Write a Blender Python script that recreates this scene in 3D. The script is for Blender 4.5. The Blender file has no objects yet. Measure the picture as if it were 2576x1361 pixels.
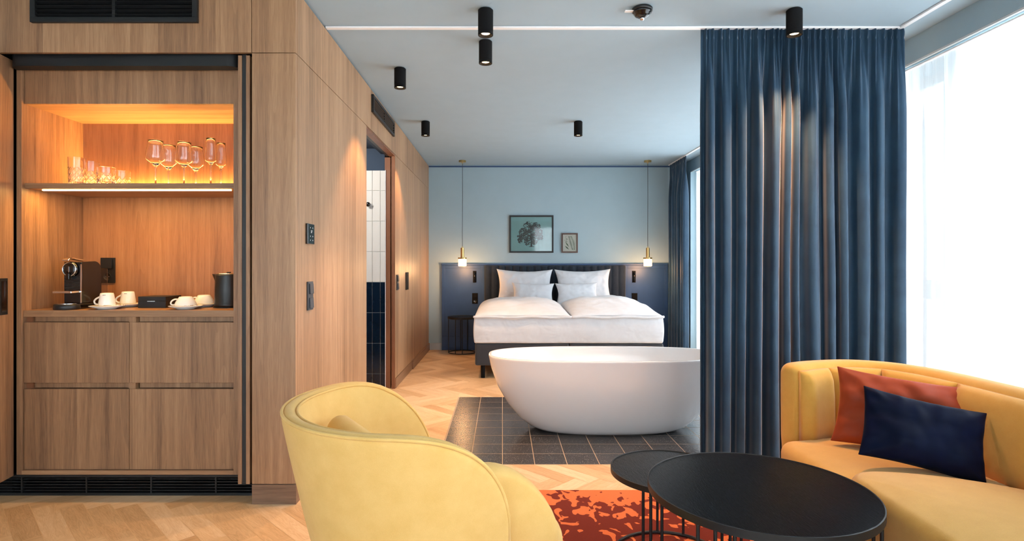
import bpy, bmesh, math, random
from mathutils import Vector, Matrix
from mathutils import noise as mnoise
PI = math.pi
random.seed(7)
SC = bpy.context.scene
COL = SC.collection

# ------------------------------------------------------------------ camera, world, exposure
H = 2.70          # ceiling
CAMZ = 1.25
F = 1446.0        # focal length in pixels of the 2576 px wide frame
cam_d = bpy.data.cameras.new('camera')
cam = bpy.data.objects.new('camera', cam_d); COL.objects.link(cam)
cam.location = (0, 0, CAMZ); cam.rotation_euler = (PI/2, 0, 0)
cam_d.sensor_width = 36.0; cam_d.sensor_fit = 'HORIZONTAL'; cam_d.lens = 36.0*F/2576
cam_d.shift_x = 24/2576; cam_d.shift_y = -15.5/2576
cam_d.clip_start = 0.05
SC.camera = cam

world = bpy.data.worlds.new('overcast_sky'); SC.world = world
world.use_nodes = True
bg = world.node_tree.nodes['Background']
bg.inputs[0].default_value = (0.82, 0.92, 1.0, 1); bg.inputs[1].default_value = 7.2
SC.view_settings.view_transform = 'Standard'; SC.view_settings.look = 'None'
SC.view_settings.gamma = 1.0; SC.view_settings.exposure = 0.62
SC.view_settings.use_curve_mapping = False

def portal(loc, rot, sx, sy):
    l = bpy.data.lights.new('window_portal', 'AREA'); l.shape = 'RECTANGLE'; l.size = sx; l.size_y = sy
    o = bpy.data.objects.new('window_portal', l); COL.objects.link(o)
    o.location = loc; o.rotation_euler = rot
    l.cycles.is_portal = True
portal((3.12, 0.55, 1.27), (0, PI/2, 0), 2.5, 5.7)
portal((3.12, 5.9, 1.27), (0, PI/2, 0), 2.5, 4.2)
portal((1.83, -2.74, 1.27), (PI/2, 0, 0), 1.6, 2.5)
portal((-1.75, -2.74, 1.27), (PI/2, 0, 0), 2.9, 2.5)  # portal of the window added to light the cabinet front

# ------------------------------------------------------------------ material helpers
def s2l(v):
    v /= 255.0
    return v/12.92 if v <= 0.04045 else ((v+0.055)/1.055)**2.4
def C(r, g, b): return (s2l(r), s2l(g), s2l(b), 1)

class NT:
    def __init__(s, name):
        s.m = bpy.data.materials.new(name); s.m.use_nodes = True
        s.t = s.m.node_tree; s.t.nodes.clear()
        s.out = s.n('ShaderNodeOutputMaterial')
    def n(s, typ, **kw):
        x = s.t.nodes.new(typ)
        for k, v in kw.items():
            if k.startswith('i_'):
                key = k[2:]; key = int(key) if key.isdigit() else key.replace('_', ' ')
                sock = x.inputs[key]
                if hasattr(v, 'links') or isinstance(v, bpy.types.NodeSocket): s.t.links.new(v, sock)
                else: sock.default_value = v
            else: setattr(x, k, v)
        return x
    def l(s, a, b): s.t.links.new(a, b)
    def bsdf(s, **kw):
        b = s.n('ShaderNodeBsdfPrincipled'); s.l(b.outputs[0], s.out.inputs[0]); return b
    def ramp(s, fac, stops, interp='LINEAR'):
        r = s.n('ShaderNodeValToRGB'); s.l(fac, r.inputs[0]); cr = r.color_ramp; cr.interpolation = interp
        while len(cr.elements) < len(stops): cr.elements.new(0.5)
        for e, (p, c) in zip(cr.elements, stops): e.position = p; e.color = c
        return r.outputs[0]
    def math(s, op, a, b=None, c=None):
        x = s.n('ShaderNodeMath', operation=op)
        for i, v in enumerate((a, b, c)):
            if v is None: continue
            if isinstance(v, (int, float)): x.inputs[i].default_value = v
            else: s.l(v, x.inputs[i])
        return x.outputs[0]
    def mix(s, fac, a, b, blend='MIX'):
        x = s.n('ShaderNodeMix', data_type='RGBA', blend_type=blend)
        for i, v in ((0, fac), (6, a), (7, b)):
            if isinstance(v, (int, float)): x.inputs[i].default_value = v
            elif isinstance(v, tuple): x.inputs[i].default_value = v
            else: s.l(v, x.inputs[i])
        return x.outputs[2]
    def coord(s, scale=(1, 1, 1), which='Object', rot=(0, 0, 0)):
        tc = s.n('ShaderNodeTexCoord'); mp = s.n('ShaderNodeMapping')
        s.l(tc.outputs[which], mp.inputs[0]); mp.inputs['Scale'].default_value = scale; mp.inputs['Rotation'].default_value = rot
        return mp.outputs[0]
    def noise(s, vec, scale=1, detail=4, rough=0.55, dist=0.0):
        x = s.n('ShaderNodeTexNoise'); s.l(vec, x.inputs['Vector'])
        x.inputs['Scale'].default_value = scale; x.inputs['Detail'].default_value = detail
        x.inputs['Roughness'].default_value = rough; x.inputs['Distortion'].default_value = dist
        return x.outputs[0]
    def bump(s, h, strength=0.3, dist=0.001):
        b = s.n('ShaderNodeBump'); b.inputs['Strength'].default_value = strength; b.inputs['Distance'].default_value = dist
        s.l(h, b.inputs['Height']); return b.outputs[0]

def plain(name, col, rough=0.5, metal=0.0, noise_amt=0.05, bump=0.0, bscale=200, coat=0.0, spec=0.5, sheen=0.0):
    t = NT(name); b = t.bsdf()
    v = t.coord(); nz = t.noise(v, 6, 3)
    lo = tuple(x*(1-noise_amt) for x in col[:3])+(1,); hi = tuple(min(1, x*(1+noise_amt)) for x in col[:3])+(1,)
    t.l(t.ramp(nz, [(0.3, lo), (0.7, hi)]), b.inputs['Base Color'])
    b.inputs['Roughness'].default_value = rough; b.inputs['Metallic'].default_value = metal
    b.inputs['Coat Weight'].default_value = coat; b.inputs['Specular IOR Level'].default_value = spec
    b.inputs['Sheen Weight'].default_value = sheen
    if bump: t.l(t.bump(t.noise(v, bscale, 2), bump, 0.001), b.inputs['Normal'])
    return t.m

def oak(name, dark, mid, light, axis='Z', leaf=0.3, rough=0.42, seed=0.0, streak=0.40):
    t = NT(name); b = t.bsdf()
    sc = {'Z': (1, 1, 0.035), 'X': (0.035, 1, 1), 'Y': (1, 0.035, 1)}[axis]
    tc = t.n('ShaderNodeTexCoord'); mp0 = t.n('ShaderNodeMapping'); t.l(tc.outputs['Object'], mp0.inputs[0])
    mp0.inputs['Location'].default_value = (seed, seed*0.7, seed*0.3)
    sep = t.n('ShaderNodeSeparateXYZ'); t.l(tc.outputs['Object'], sep.inputs[0])
    # veneer leaf index
    if axis == 'Z': sm = t.math('ADD', sep.outputs[0], sep.outputs[1])
    elif axis == 'X': sm = t.math('ADD', sep.outputs[2], sep.outputs[1])
    else: sm = t.math('ADD', sep.outputs[2], sep.outputs[0])
    idx = t.math('FLOOR', t.math('DIVIDE', t.math('ADD', sm, seed), leaf))
    wn = t.n('ShaderNodeTexWhiteNoise', noise_dimensions='1D'); t.l(idx, wn.inputs['W'])
    # offset grain per leaf
    off = t.n('ShaderNodeVectorMath', operation='ADD'); t.l(mp0.outputs[0], off.inputs[0])
    cmb = t.n('ShaderNodeCombineXYZ'); 
    o5 = t.math('MULTIPLY', wn.outputs[0], 9.0)
    for i in range(3): t.l(o5, cmb.inputs[i])
    t.l(cmb.outputs[0], off.inputs[1])
    mp = t.n('ShaderNodeMapping'); t.l(off.outputs[0], mp.inputs[0]); mp.inputs['Scale'].default_value = sc
    v = mp.outputs[0]
    broad = t.noise(v, 9, 3, 0.55, 0.6)
    med = t.noise(v, 38, 4, 0.6, 0.2)
    fine = t.noise(v, 330, 3, 0.6)
    # cathedral rings
    rings = t.math('FRACT', t.math('MULTIPLY', t.noise(v, 5, 1, 0.4, 0.2), 26.0))
    f = t.math('ADD', t.math('MULTIPLY', broad, 0.55), t.math('MULTIPLY', med, 0.45))
    f = t.math('ADD', f, t.math('MULTIPLY', t.math('SUBTRACT', wn.outputs[0], 0.5), 0.14))
    f = t.math('ADD', f, t.math('MULTIPLY', t.math('SUBTRACT', fine, 0.5), streak))
    f = t.math('ADD', f, t.math('MULTIPLY', t.math('SUBTRACT', rings, 0.5), 0.07))
    t.l(t.ramp(f, [(0.28, dark), (0.5, mid), (0.74, light)]), b.inputs['Base Color'])
    b.inputs['Roughness'].default_value = rough
    t.l(t.bump(fine, 0.12, 0.001), b.inputs['Normal'])
    return t.m

def fabric(name, col, col2, scale=900, bump=0.35, rough=0.9, sheen=0.3, mottled=0.5):
    t = NT(name); b = t.bsdf(); v = t.coord()
    big = t.noise(v, 14, 4, 0.6); w = t.noise(t.coord((1, 1, 2.2)), scale*0.5, 2, 0.6)
    f = t.math('ADD', t.math('MULTIPLY', big, mottled), t.math('MULTIPLY', w, 1-mottled))
    t.l(t.ramp(f, [(0.3, col2), (0.7, col)]), b.inputs['Base Color'])
    b.inputs['Roughness'].default_value = rough; b.inputs['Sheen Weight'].default_value = sheen
    b.inputs['Sheen Roughness'].default_value = 0.5; b.inputs['Specular IOR Level'].default_value = 0.2
    t.l(t.bump(w, bump, 0.001), b.inputs['Normal'])
    return t.m

def emit(name, col, strength):
    t = NT(name); e = t.n('ShaderNodeEmission'); e.inputs[0].default_value = col; e.inputs[1].default_value = strength
    t.l(e.outputs[0], t.out.inputs[0]); return t.m

def glassm(name, col=(1, 1, 1, 1), rough=0.0, ior=1.5):
    t = NT(name); g = t.n('ShaderNodeBsdfGlass'); g.inputs['Color'].default_value = col
    g.inputs['Roughness'].default_value = rough; g.inputs['IOR'].default_value = ior
    t.l(g.outputs[0], t.out.inputs[0]); return t.m

def thin_glass(name, refl=1.0, tint=(1, 1, 1, 1)):
    t = NT(name); tr = t.n('ShaderNodeBsdfTransparent'); tr.inputs[0].default_value = tint
    gl = t.n('ShaderNodeBsdfGlossy'); gl.inputs['Roughness'].default_value = 0.02
    fr = t.n('ShaderNodeFresnel'); fr.inputs[0].default_value = 1.5
    mx = t.n('ShaderNodeMixShader'); t.l(t.math('MULTIPLY', fr.outputs[0], refl), mx.inputs[0])
    t.l(tr.outputs[0], mx.inputs[1]); t.l(gl.outputs[0], mx.inputs[2]); t.l(mx.outputs[0], t.out.inputs[0])
    return t.m

def sheer_mat(name):
    t = NT(name); tr = t.n('ShaderNodeBsdfTransparent'); tr.inputs[0].default_value = (0.97, 0.98, 1, 1)
    tl = t.n('ShaderNodeBsdfTranslucent'); tl.inputs[0].default_value = (0.93, 0.93, 0.93, 1)
    df = t.n('ShaderNodeBsdfDiffuse'); df.inputs[0].default_value = (0.9, 0.89, 0.88, 1)
    m1 = t.n('ShaderNodeMixShader'); m1.inputs[0].default_value = 0.4
    t.l(tl.outputs[0], m1.inputs[1]); t.l(df.outputs[0], m1.inputs[2])
    # weave density rises where the cloth is seen edge on
    lw = t.n('ShaderNodeLayerWeight'); lw.inputs[0].default_value = 0.35
    w = t.noise(t.coord((1, 260, 1)), 1, 2)
    d = t.math('ADD', t.math('ADD', 0.66, t.math('MULTIPLY', lw.outputs[1], 0.3)), t.math('MULTIPLY', w, 0.1))
    m2 = t.n('ShaderNodeMixShader'); t.l(d, m2.inputs[0])
    t.l(tr.outputs[0], m2.inputs[1]); t.l(m1.outputs[0], m2.inputs[2]); t.l(m2.outputs[0], t.out.inputs[0])
    return t.m

def velvet(name, dark, light):
    t = NT(name); b = t.bsdf(); v = t.coord()
    lw = t.n('ShaderNodeLayerWeight'); lw.inputs[0].default_value = 0.4
    nz = t.noise(v, 5, 4, 0.6)
    t.l(t.ramp(nz, [(0.35, dark), (0.7, light)]), b.inputs['Base Color'])
    b.inputs['Roughness'].default_value = 0.55
    b.inputs['Specular IOR Level'].default_value = 0.25
    b.inputs['Sheen Weight'].default_value = 1.0; b.inputs['Sheen Roughness'].default_value = 0.33
    b.inputs['Sheen Tint'].default_value = C(222, 220, 222)
    t.l(t.bump(t.noise(v, 500, 2), 0.08, 0.001), b.inputs['Normal'])
    return t.m

# ------------------------------------------------------------------ materials
M = {}
M['oak_front'] = oak('oak_veneer_front', C(118, 86, 62), C(157, 117, 84), C(184, 144, 107))
M['oak_side'] = oak('oak_veneer_side', C(130, 98, 70), C(167, 129, 95), C(194, 156, 120), leaf=0.42, seed=3.1)
M['oak_h'] = oak('oak_veneer_level', C(118, 86, 62), C(157, 117, 84), C(184, 144, 107), axis='X', seed=1.3, leaf=5)
M['oak_plinth'] = oak('oak_plinth', C(104, 78, 60), C(132, 102, 80), C(150, 118, 94), axis='X', seed=4.4, leaf=7)
M['oak_plinth_y'] = oak('oak_plinth_side', C(104, 76, 54), C(134, 100, 74), C(152, 116, 90), axis='Y', seed=2.4, leaf=7)
M['oak_jamb'] = oak('oak_jamb', C(100, 62, 42), C(132, 84, 56), C(152, 102, 70), seed=8.1)
M['ceiling'] = plain('ceiling_paint', C(169, 190, 201), 0.9, noise_amt=0.015, bump=0.05, bscale=300, spec=0.2)
M['wall'] = plain('blue_grey_wall_paint', C(160, 182, 191), 0.85, noise_amt=0.015, bump=0.08, bscale=260, spec=0.2)
M['navy_panel'] = plain('blue_lacquer', C(42, 72, 114), 0.45, noise_amt=0.06, bump=0.08, bscale=60)
M['black'] = plain('black_metal', C(22, 24, 26), 0.45, noise_amt=0.08)
M['black_matt'] = plain('black_matt', C(14, 14, 15), 0.8, noise_amt=0.08, spec=0.2)
M['anthracite'] = plain('anthracite_plastic', C(52, 56, 62), 0.45, noise_amt=0.03)
M['white_metal'] = plain('white_metal', C(248, 248, 248), 0.4, noise_amt=0.005)
M['white_frame'] = plain('window_frame_paint', C(205, 208, 206), 0.5, noise_amt=0.02)
M['grey_frame'] = plain('grey_frame_paint', C(120, 128, 130), 0.5, noise_amt=0.03)
M['baseboard'] = plain('baseboard_paint', C(165, 170, 172), 0.5, noise_amt=0.02)
M['acrylic'] = plain('white_acrylic', C(240, 240, 241), 0.16, noise_amt=0.005, coat=0.6)
M['china'] = plain('white_china', C(236, 234, 230), 0.15, noise_amt=0.01, coat=0.5)
M['chrome'] = plain('chrome', C(225, 225, 228), 0.12, metal=1.0, noise_amt=0.01)
M['brass'] = plain('brushed_brass', C(190, 160, 105), 0.28, metal=1.0, noise_amt=0.06)
M['gloss_black'] = plain('gloss_black_plastic', C(12, 12, 14), 0.18, noise_amt=0.05, coat=0.4)
M['kettle'] = plain('black_kettle_paint', C(26, 29, 32), 0.38, noise_amt=0.05)
M['linen'] = fabric('white_bed_linen', C(222, 223, 226), C(212, 214, 219), scale=500, bump=0.08, sheen=0.1)
def linen_creases(m):
    nt = m.node_tree; b = nt.nodes['Principled BSDF']; old = b.inputs['Normal'].links[0].from_socket
    tc = nt.nodes.new('ShaderNodeTexCoord'); mp = nt.nodes.new('ShaderNodeMapping'); mp.inputs['Scale'].default_value = (1, 1.6, 1.3); mp.inputs['Rotation'].default_value = (0.3, 0.2, 0.6)
    nz = nt.nodes.new('ShaderNodeTexNoise'); nz.inputs['Scale'].default_value = 5.0; nz.inputs['Detail'].default_value = 2; nz.inputs['Distortion'].default_value = 0.5
    bp = nt.nodes.new('ShaderNodeBump'); bp.inputs['Strength'].default_value = 0.28; bp.inputs['Distance'].default_value = 0.05
    nt.links.new(tc.outputs['Object'], mp.inputs[0]); nt.links.new(mp.outputs[0], nz.inputs['Vector']); nt.links.new(nz.outputs[0], bp.inputs['Height'])
    nt.links.new(old, bp.inputs['Normal']); nt.links.new(bp.outputs[0], b.inputs['Normal'])
linen_creases(M['linen'])
M['yellow_chair'] = fabric('pale_yellow_wool', C(240, 197, 122), C(227, 181, 102), scale=800, bump=0.5, sheen=0.12, mottled=0.6)
M['yellow_sofa'] = fabric('mustard_wool', C(222, 170, 82), C(206, 152, 64), scale=1000, bump=0.5, sheen=0.3, mottled=0.45)
M['seam'] = fabric('mustard_seam', C(150, 105, 40), C(130, 90, 32), scale=800)
M['orange_velvet'] = velvet('rust_velvet', C(138, 52, 22), C(158, 64, 30))
M['orange_velvet'].node_tree.nodes['Principled BSDF'].inputs['Sheen Tint'].default_value = C(225, 140, 110)
M['orange_velvet'].node_tree.nodes['Principled BSDF'].inputs['Sheen Weight'].default_value = 0.5
M['navy_velvet'] = velvet('navy_velvet', C(4, 11, 30), C(7, 18, 46))
M['navy_velvet'].node_tree.nodes['Principled BSDF'].inputs['Sheen Weight'].default_value = 0.05
M['navy_velvet'].node_tree.nodes['Principled BSDF'].inputs['Specular IOR Level'].default_value = 0.08
M['navy_velvet'].node_tree.nodes['Principled BSDF'].inputs['Sheen Tint'].default_value = C(90, 130, 190)
M['curtain'] = velvet('blue_velvet', C(38, 62, 83), C(48, 76, 98))
M['sheer'] = sheer_mat('white_voile')
M['headboard'] = fabric('charcoal_velvet', C(44, 54, 66), C(33, 41, 51), scale=700, bump=0.2, sheen=0.25)
M['boxspring'] = fabric('dark_grey_felt', C(62, 63, 67), C(50, 51, 55), scale=700, bump=0.3, sheen=0.3)
M['led'] = emit('warm_led', (1.0, 0.60, 0.22, 1), 26)
M['lamp'] = emit('warm_bulb', (1.0, 0.62, 0.30, 1), 12)
M['clear'] = glassm('clear_glass', (1, 1, 1, 1), 0, 1.45)
M['pane'] = thin_glass('window_glass', 0.6)
M['picglass'] = thin_glass('picture_glass', 1.1)
M['dark_void'] = plain('dark_cavity', C(10, 10, 10), 0.9, noise_amt=0.02, spec=0.1)
M['bath_blue'] = plain('dark_blue_paint', C(36, 56, 78), 0.7, noise_amt=0.03)
M['bath_white'] = plain('white_glazed_tile', C(222, 220, 214), 0.18, noise_amt=0.01)
M['bath_navy'] = plain('navy_glazed_tile', C(12, 28, 46), 0.14, noise_amt=0.08)
M['grout'] = plain('pale_grout', C(205, 205, 200), 0.8, noise_amt=0.03)
M['concrete'] = plain('plain_wall_paint', C(190, 196, 198), 0.85, noise_amt=0.02)

def tabletop_mat():
    t = NT('black_stained_ash'); b = t.bsdf(); v = t.coord((1, 0.12, 1), rot=(0, 0, 0.9))
    n1 = t.noise(v, 230, 4, 0.7, 0.3); n2 = t.noise(v, 14, 3)
    t.l(t.ramp(t.math('ADD', t.math('MULTIPLY', n1, 0.8), t.math('MULTIPLY', n2, 0.2)), [(0.35, C(5, 7, 9)), (0.7, C(20, 25, 30))]), b.inputs['Base Color'])
    t.l(t.ramp(n1, [(0.3, (0.27,)*3+(1,)), (0.7, (0.42,)*3+(1,))]), b.inputs['Roughness'])
    t.l(t.bump(n1, 0.9, 0.002), b.inputs['Normal']); return t.m
M['tabletop'] = tabletop_mat()
M['tabletop'].node_tree.nodes['Principled BSDF'].inputs['Specular IOR Level'].default_value = 0.10

def plank_mat():
    t = NT('oak_herringbone'); b = t.bsdf()
    geo = t.n('ShaderNodeNewGeometry'); rnd = geo.outputs['Random Per Island']
    uv = t.n('ShaderNodeTexCoord').outputs['UV']
    off = t.n('ShaderNodeVectorMath', operation='ADD'); t.l(uv, off.inputs[0])
    cmb = t.n('ShaderNodeCombineXYZ'); r50 = t.math('MULTIPLY', rnd, 61.0)
    t.l(r50, cmb.inputs[0]); t.l(r50, cmb.inputs[1]); t.l(cmb.outputs[0], off.inputs[1])
    mp = t.n('ShaderNodeMapping'); t.l(off.outputs[0], mp.inputs[0]); mp.inputs['Scale'].default_value = (0.9, 9, 1)
    v = mp.outputs[0]
    n1 = t.noise(v, 3, 3, 0.5, 0.9); n2 = t.noise(v, 24, 3, 0.6, 0.2)
    rings = t.math('PINGPONG', t.math('MULTIPLY', n1, 22.0), 1.0)
    f = t.math('ADD', t.math('MULTIPLY', n1, 0.35), t.math('MULTIPLY', n2, 0.30))
    f = t.math('ADD', f, t.math('MULTIPLY', rings, 0.12))
    f = t.math('ADD', f, t.math('MULTIPLY', rnd, 0.36))
    t.l(t.ramp(f, [(0.28, C(186, 144, 100)), (0.55, C(218, 178, 132)), (0.8, C(237, 204, 164))]), b.inputs['Base Color'])
    b.inputs['Roughness'].default_value = 0.42
    t.l(t.bump(n2, 0.08, 0.001), b.inputs['Normal']); return t.m
M['plank'] = plank_mat()
M['plank_gap'] = plain('plank_joint', C(226, 190, 145), 0.6, noise_amt=0.05)

def terrazzo():
    t = NT('black_terrazzo'); b = t.bsdf(); v = t.coord()
    vo = t.n('ShaderNodeTexVoronoi'); t.l(v, vo.inputs[0]); vo.inputs['Scale'].default_value = 135
    sp = t.ramp(vo.outputs['Distance'], [(0.18, (1, 1, 1, 1)), (0.30, (0, 0, 0, 1))])
    keep = t.ramp(vo.outputs['Color'], [(0.52, (0, 0, 0, 1)), (0.56, (1, 1, 1, 1))])
    fac = t.math('MULTIPLY', sp, keep)
    geo = t.n('ShaderNodeNewGeometry')
    base = t.ramp(geo.outputs['Random Per Island'], [(0, C(44, 44, 46)), (1, C(58, 57, 59))])
    t.l(t.mix(fac, base, C(170, 160, 150)), b.inputs['Base Color'])
    b.inputs['Roughness'].default_value = 0.27
    return t.m
M['terrazzo'] = terrazzo()
M['tile_grout'] = plain('sand_grout', C(178, 156, 134), 0.8, noise_amt=0.05)

def rug_mat():
    t = NT('orange_rug_pattern'); b = t.bsdf()
    tc = t.n('ShaderNodeTexCoord'); sep = t.n('ShaderNodeSeparateXYZ'); t.l(tc.outputs['Object'], sep.inputs[0])
    mp = t.n('ShaderNodeMapping'); t.l(tc.outputs['Object'], mp.inputs[0]); mp.inputs['Scale'].default_value = (1.0, 0.8, 1); mp.inputs['Rotation'].default_value = (0, 0, 0.5)
    v = mp.outputs[0]
    n1 = t.noise(v, 15, 1.5, 0.5, 0.9)
    # dark share grows with distance from the far edge
    g = t.n('ShaderNodeMapRange'); t.l(sep.outputs[1], g.inputs[0])
    g.inputs[1].default_value = 3.17; g.inputs[2].default_value = 2.72; g.inputs[3].default_value = -0.12; g.inputs[4].default_value = 0.09
    f = t.math('ADD', n1, g.outputs[0])
    c = t.ramp(f, [(0.0, C(224, 122, 76)), (0.497, C(224, 122, 76)), (0.503, C(120, 50, 40)), (1.0, C(120, 50, 40))])
    pile = t.noise(t.coord(), 420, 2, 0.7)
    t.l(t.mix(0.22, c, t.ramp(pile, [(0.3, (0.25, 0.25, 0.25, 1)), (0.7, (1, 1, 1, 1))]), 'MULTIPLY'), b.inputs['Base Color'])
    b.inputs['Roughness'].default_value = 0.95; b.inputs['Specular IOR Level'].default_value = 0.1
    t.l(t.bump(pile, 0.6, 0.002), b.inputs['Normal']); return t.m
M['rug'] = rug_mat()

# ------------------------------------------------------------------ mesh helpers
def chain_off(p):
    v = Vector((0, 0, 0))
    while p is not None: v += p.location; p = p.parent
    return v
def obj(name, bm, mat, parent=None, smooth=False, bevel=0, bseg=2, subsurf=0, solid=0):
    me = bpy.data.meshes.new(name)
    bmesh.ops.recalc_face_normals(bm, faces=bm.faces)
    if parent is not None: bmesh.ops.translate(bm, verts=bm.verts, vec=-chain_off(parent))
    bm.to_mesh(me); bm.free()
    for m in (mat if isinstance(mat, (list, tuple)) else [mat]): me.materials.append(m)
    if smooth:
        for p in me.polygons: p.use_smooth = True
    o = bpy.data.objects.new(name, me); COL.objects.link(o)
    if parent is not None: o.parent = parent
    if solid:
        md = o.modifiers.new('thick', 'SOLIDIFY'); md.thickness = solid; md.offset = 0
    if bevel:
        md = o.modifiers.new('bevel', 'BEVEL'); md.width = bevel; md.segments = bseg; md.limit_method = 'ANGLE'; md.angle_limit = math.radians(40)
    if subsurf:
        md = o.modifiers.new('sub', 'SUBSURF'); md.levels = subsurf; md.render_levels = subsurf
    return o
def smooth_angle(o, ang=35):
    for p in o.data.polygons: p.use_smooth = True
    try: o.data.set_sharp_from_angle(angle=math.radians(ang))
    except Exception: pass
    return o
def tag(o, label, cat, group=None):
    o['label'] = label; o['category'] = cat
    if group: o['group'] = group
    return o
def thing(name, label, cat, loc=(0, 0, 0), group=None):
    o = bpy.data.objects.new(name, None); COL.objects.link(o); o.location = loc; o.empty_display_size = 0.05
    return tag(o, label, cat, group)
def struct(o): o['kind'] = 'structure'; return o
def dup(root, loc, label, rotz=None):
    r = root.copy(); COL.objects.link(r); r.location = loc; r['label'] = label
    if rotz is not None: r.rotation_euler = (0, 0, rotz)
    def rec(a, b):
        for ch in list(a.children):
            if ch is b: continue
            c = ch.copy(); COL.objects.link(c); c.parent = b; rec(ch, c)
    rec(root, r); return r

def box(bm, x0, x1, y0, y1, z0, z1):
    vs = [bm.verts.new((x, y, z)) for z in (z0, z1) for y in (y0, y1) for x in (x0, x1)]
    for f in ((0, 1, 3, 2), (4, 6, 7, 5), (0, 4, 5, 1), (2, 3, 7, 6), (0, 2, 6, 4), (1, 5, 7, 3)):
        bm.faces.new([vs[i] for i in f])
    return bm
def boxes(*bs):
    bm = bmesh.new()
    for b in bs: box(bm, *b)
    return bm
def cyl(bm, c, r, h, segs=32, axis='Z', r2=None):
    r2 = r if r2 is None else r2
    rings = []
    for k, rr in ((0, r), (h, r2)):
        ring = []
        for i in range(segs):
            a = 2*PI*i/segs; p, q = rr*math.cos(a), rr*math.sin(a)
            v = {'Z': (c[0]+p, c[1]+q, c[2]+k), 'Y': (c[0]+p, c[1]+k, c[2]+q), 'X': (c[0]+k, c[1]+p, c[2]+q)}[axis]
            ring.append(bm.verts.new(v))
        rings.append(ring)
    for i in range(segs): bm.faces.new((rings[0][i], rings[0][(i+1) % segs], rings[1][(i+1) % segs], rings[1][i]))
    bm.faces.new(rings[0][::-1]); bm.faces.new(rings[1])
    return bm
def lathe(profile, c=(0, 0, 0), segs=40, axis='Z', fn=None):
    """profile: (r, h) list from one end to the other; r=0 ends are closed by a point"""
    bm = bmesh.new(); rings = []
    def P(a, r, h):
        p, q = r*math.cos(a), r*math.sin(a)
        return {'Z': (c[0]+p, c[1]+q, c[2]+h), 'Y': (c[0]+p, c[1]+h, c[2]+q), 'X': (c[0]+h, c[1]+p, c[2]+q)}[axis]
    for j, (r, h) in enumerate(profile):
        if r < 1e-6: rings.append([bm.verts.new(P(0, 0, h))])
        else: rings.append([bm.verts.new(P(2*PI*i/segs, r+(fn(i, j) if fn else 0), h)) for i in range(segs)])
    for a, b in zip(rings, rings[1:]):
        if len(a) == 1 and len(b) == 1: continue
        for i in range(segs):
            k = (i+1) % segs
            if len(a) == 1: bm.faces.new((a[0], b[k], b[i]))
            elif len(b) == 1: bm.faces.new((a[i], a[k], b[0]))
            else: bm.faces.new((a[i], a[k], b[k], b[i]))
    return bm
def loft(rings, closed=True, cap=True):
    bm = bmesh.new(); R = [[bm.verts.new(p) for p in r] for r in rings]
    n = len(R[0])
    for a, b in zip(R, R[1:]):
        for i in range(n if closed else n-1):
            k = (i+1) % n; bm.faces.new((a[i], a[k], b[k], b[i]))
    if cap and closed:
        for r in (R[0], R[-1]):
            bm.faces.new(r)
    return bm
def tube_into(bm, pts, r, segs=8, closed=False):
    pts = [Vector(p) for p in pts]; n = len(pts); rings = []
    up = Vector((0, 0, 1))
    prev = None
    for i, p in enumerate(pts):
        if closed: d = pts[(i+1) % n]-pts[i-1]
        else: d = pts[min(i+1, n-1)]-pts[max(i-1, 0)]
        d.normalize()
        if prev is None:
            s = d.cross(up)
            if s.length < 1e-3: s = d.cross(Vector((1, 0, 0)))
        else: s = prev-d*prev.dot(d)
        s.normalize(); prev = s; t = d.cross(s)
        rings.append([bm.verts.new(p+(s*math.cos(2*PI*k/segs)+t*math.sin(2*PI*k/segs))*r) for k in range(segs)])
    for a, b in zip(rings, rings[1:]+([rings[0]] if closed else [])):
        for k in range(segs):
            m = (k+1) % segs; bm.faces.new((a[k], a[m], b[m], b[k]))
    if not closed: bm.faces.new(rings[0][::-1]); bm.faces.new(rings[-1])
    return bm
def tube(pts, r, segs=8, closed=False): return tube_into(bmesh.new(), pts, r, segs, closed)
def rod(bm, p, q, w):
    """square bar between two points (mostly vertical)"""
    box(bm, p[0]-w/2, p[0]+w/2, p[1]-w/2, p[1]+w/2, min(p[2], q[2]), max(p[2], q[2])); return bm
def catmull(pts, n=8, closed=False):
    P = [Vector(p) for p in pts]; out = []; m = len(P)
    rng = range(m) if closed else range(m-1)
    for i in rng:
        if closed: a, b, c, d = P[i-1], P[i], P[(i+1) % m], P[(i+2) % m]
        else: a, b, c, d = P[max(i-1, 0)], P[i], P[i+1], P[min(i+2, m-1)]
        for k in range(n):
            t = k/n
            out.append(0.5*((2*b)+(c-a)*t+(2*a-5*b+4*c-d)*t*t+(3*b-a-3*c+d)*t**3))
    if not closed: out.append(P[-1])
    return out
def rot_all(bm, ang, axis, cent=(0, 0, 0)):
    bmesh.ops.rotate(bm, verts=bm.verts, cent=cent, matrix=Matrix.Rotation(ang, 3, axis)); return bm
def px(x, y, Z):
    """point on the depth plane Z seen at photo pixel x, y"""
    return ((x-1264)/F*Z, Z, CAMZ-(y-665)/F*Z)

# ================================================================== THE ROOM
WX = -1.078; FY = 2.995; BY = 8.41; SEAM = 2.352; NX = -1.307
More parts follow.
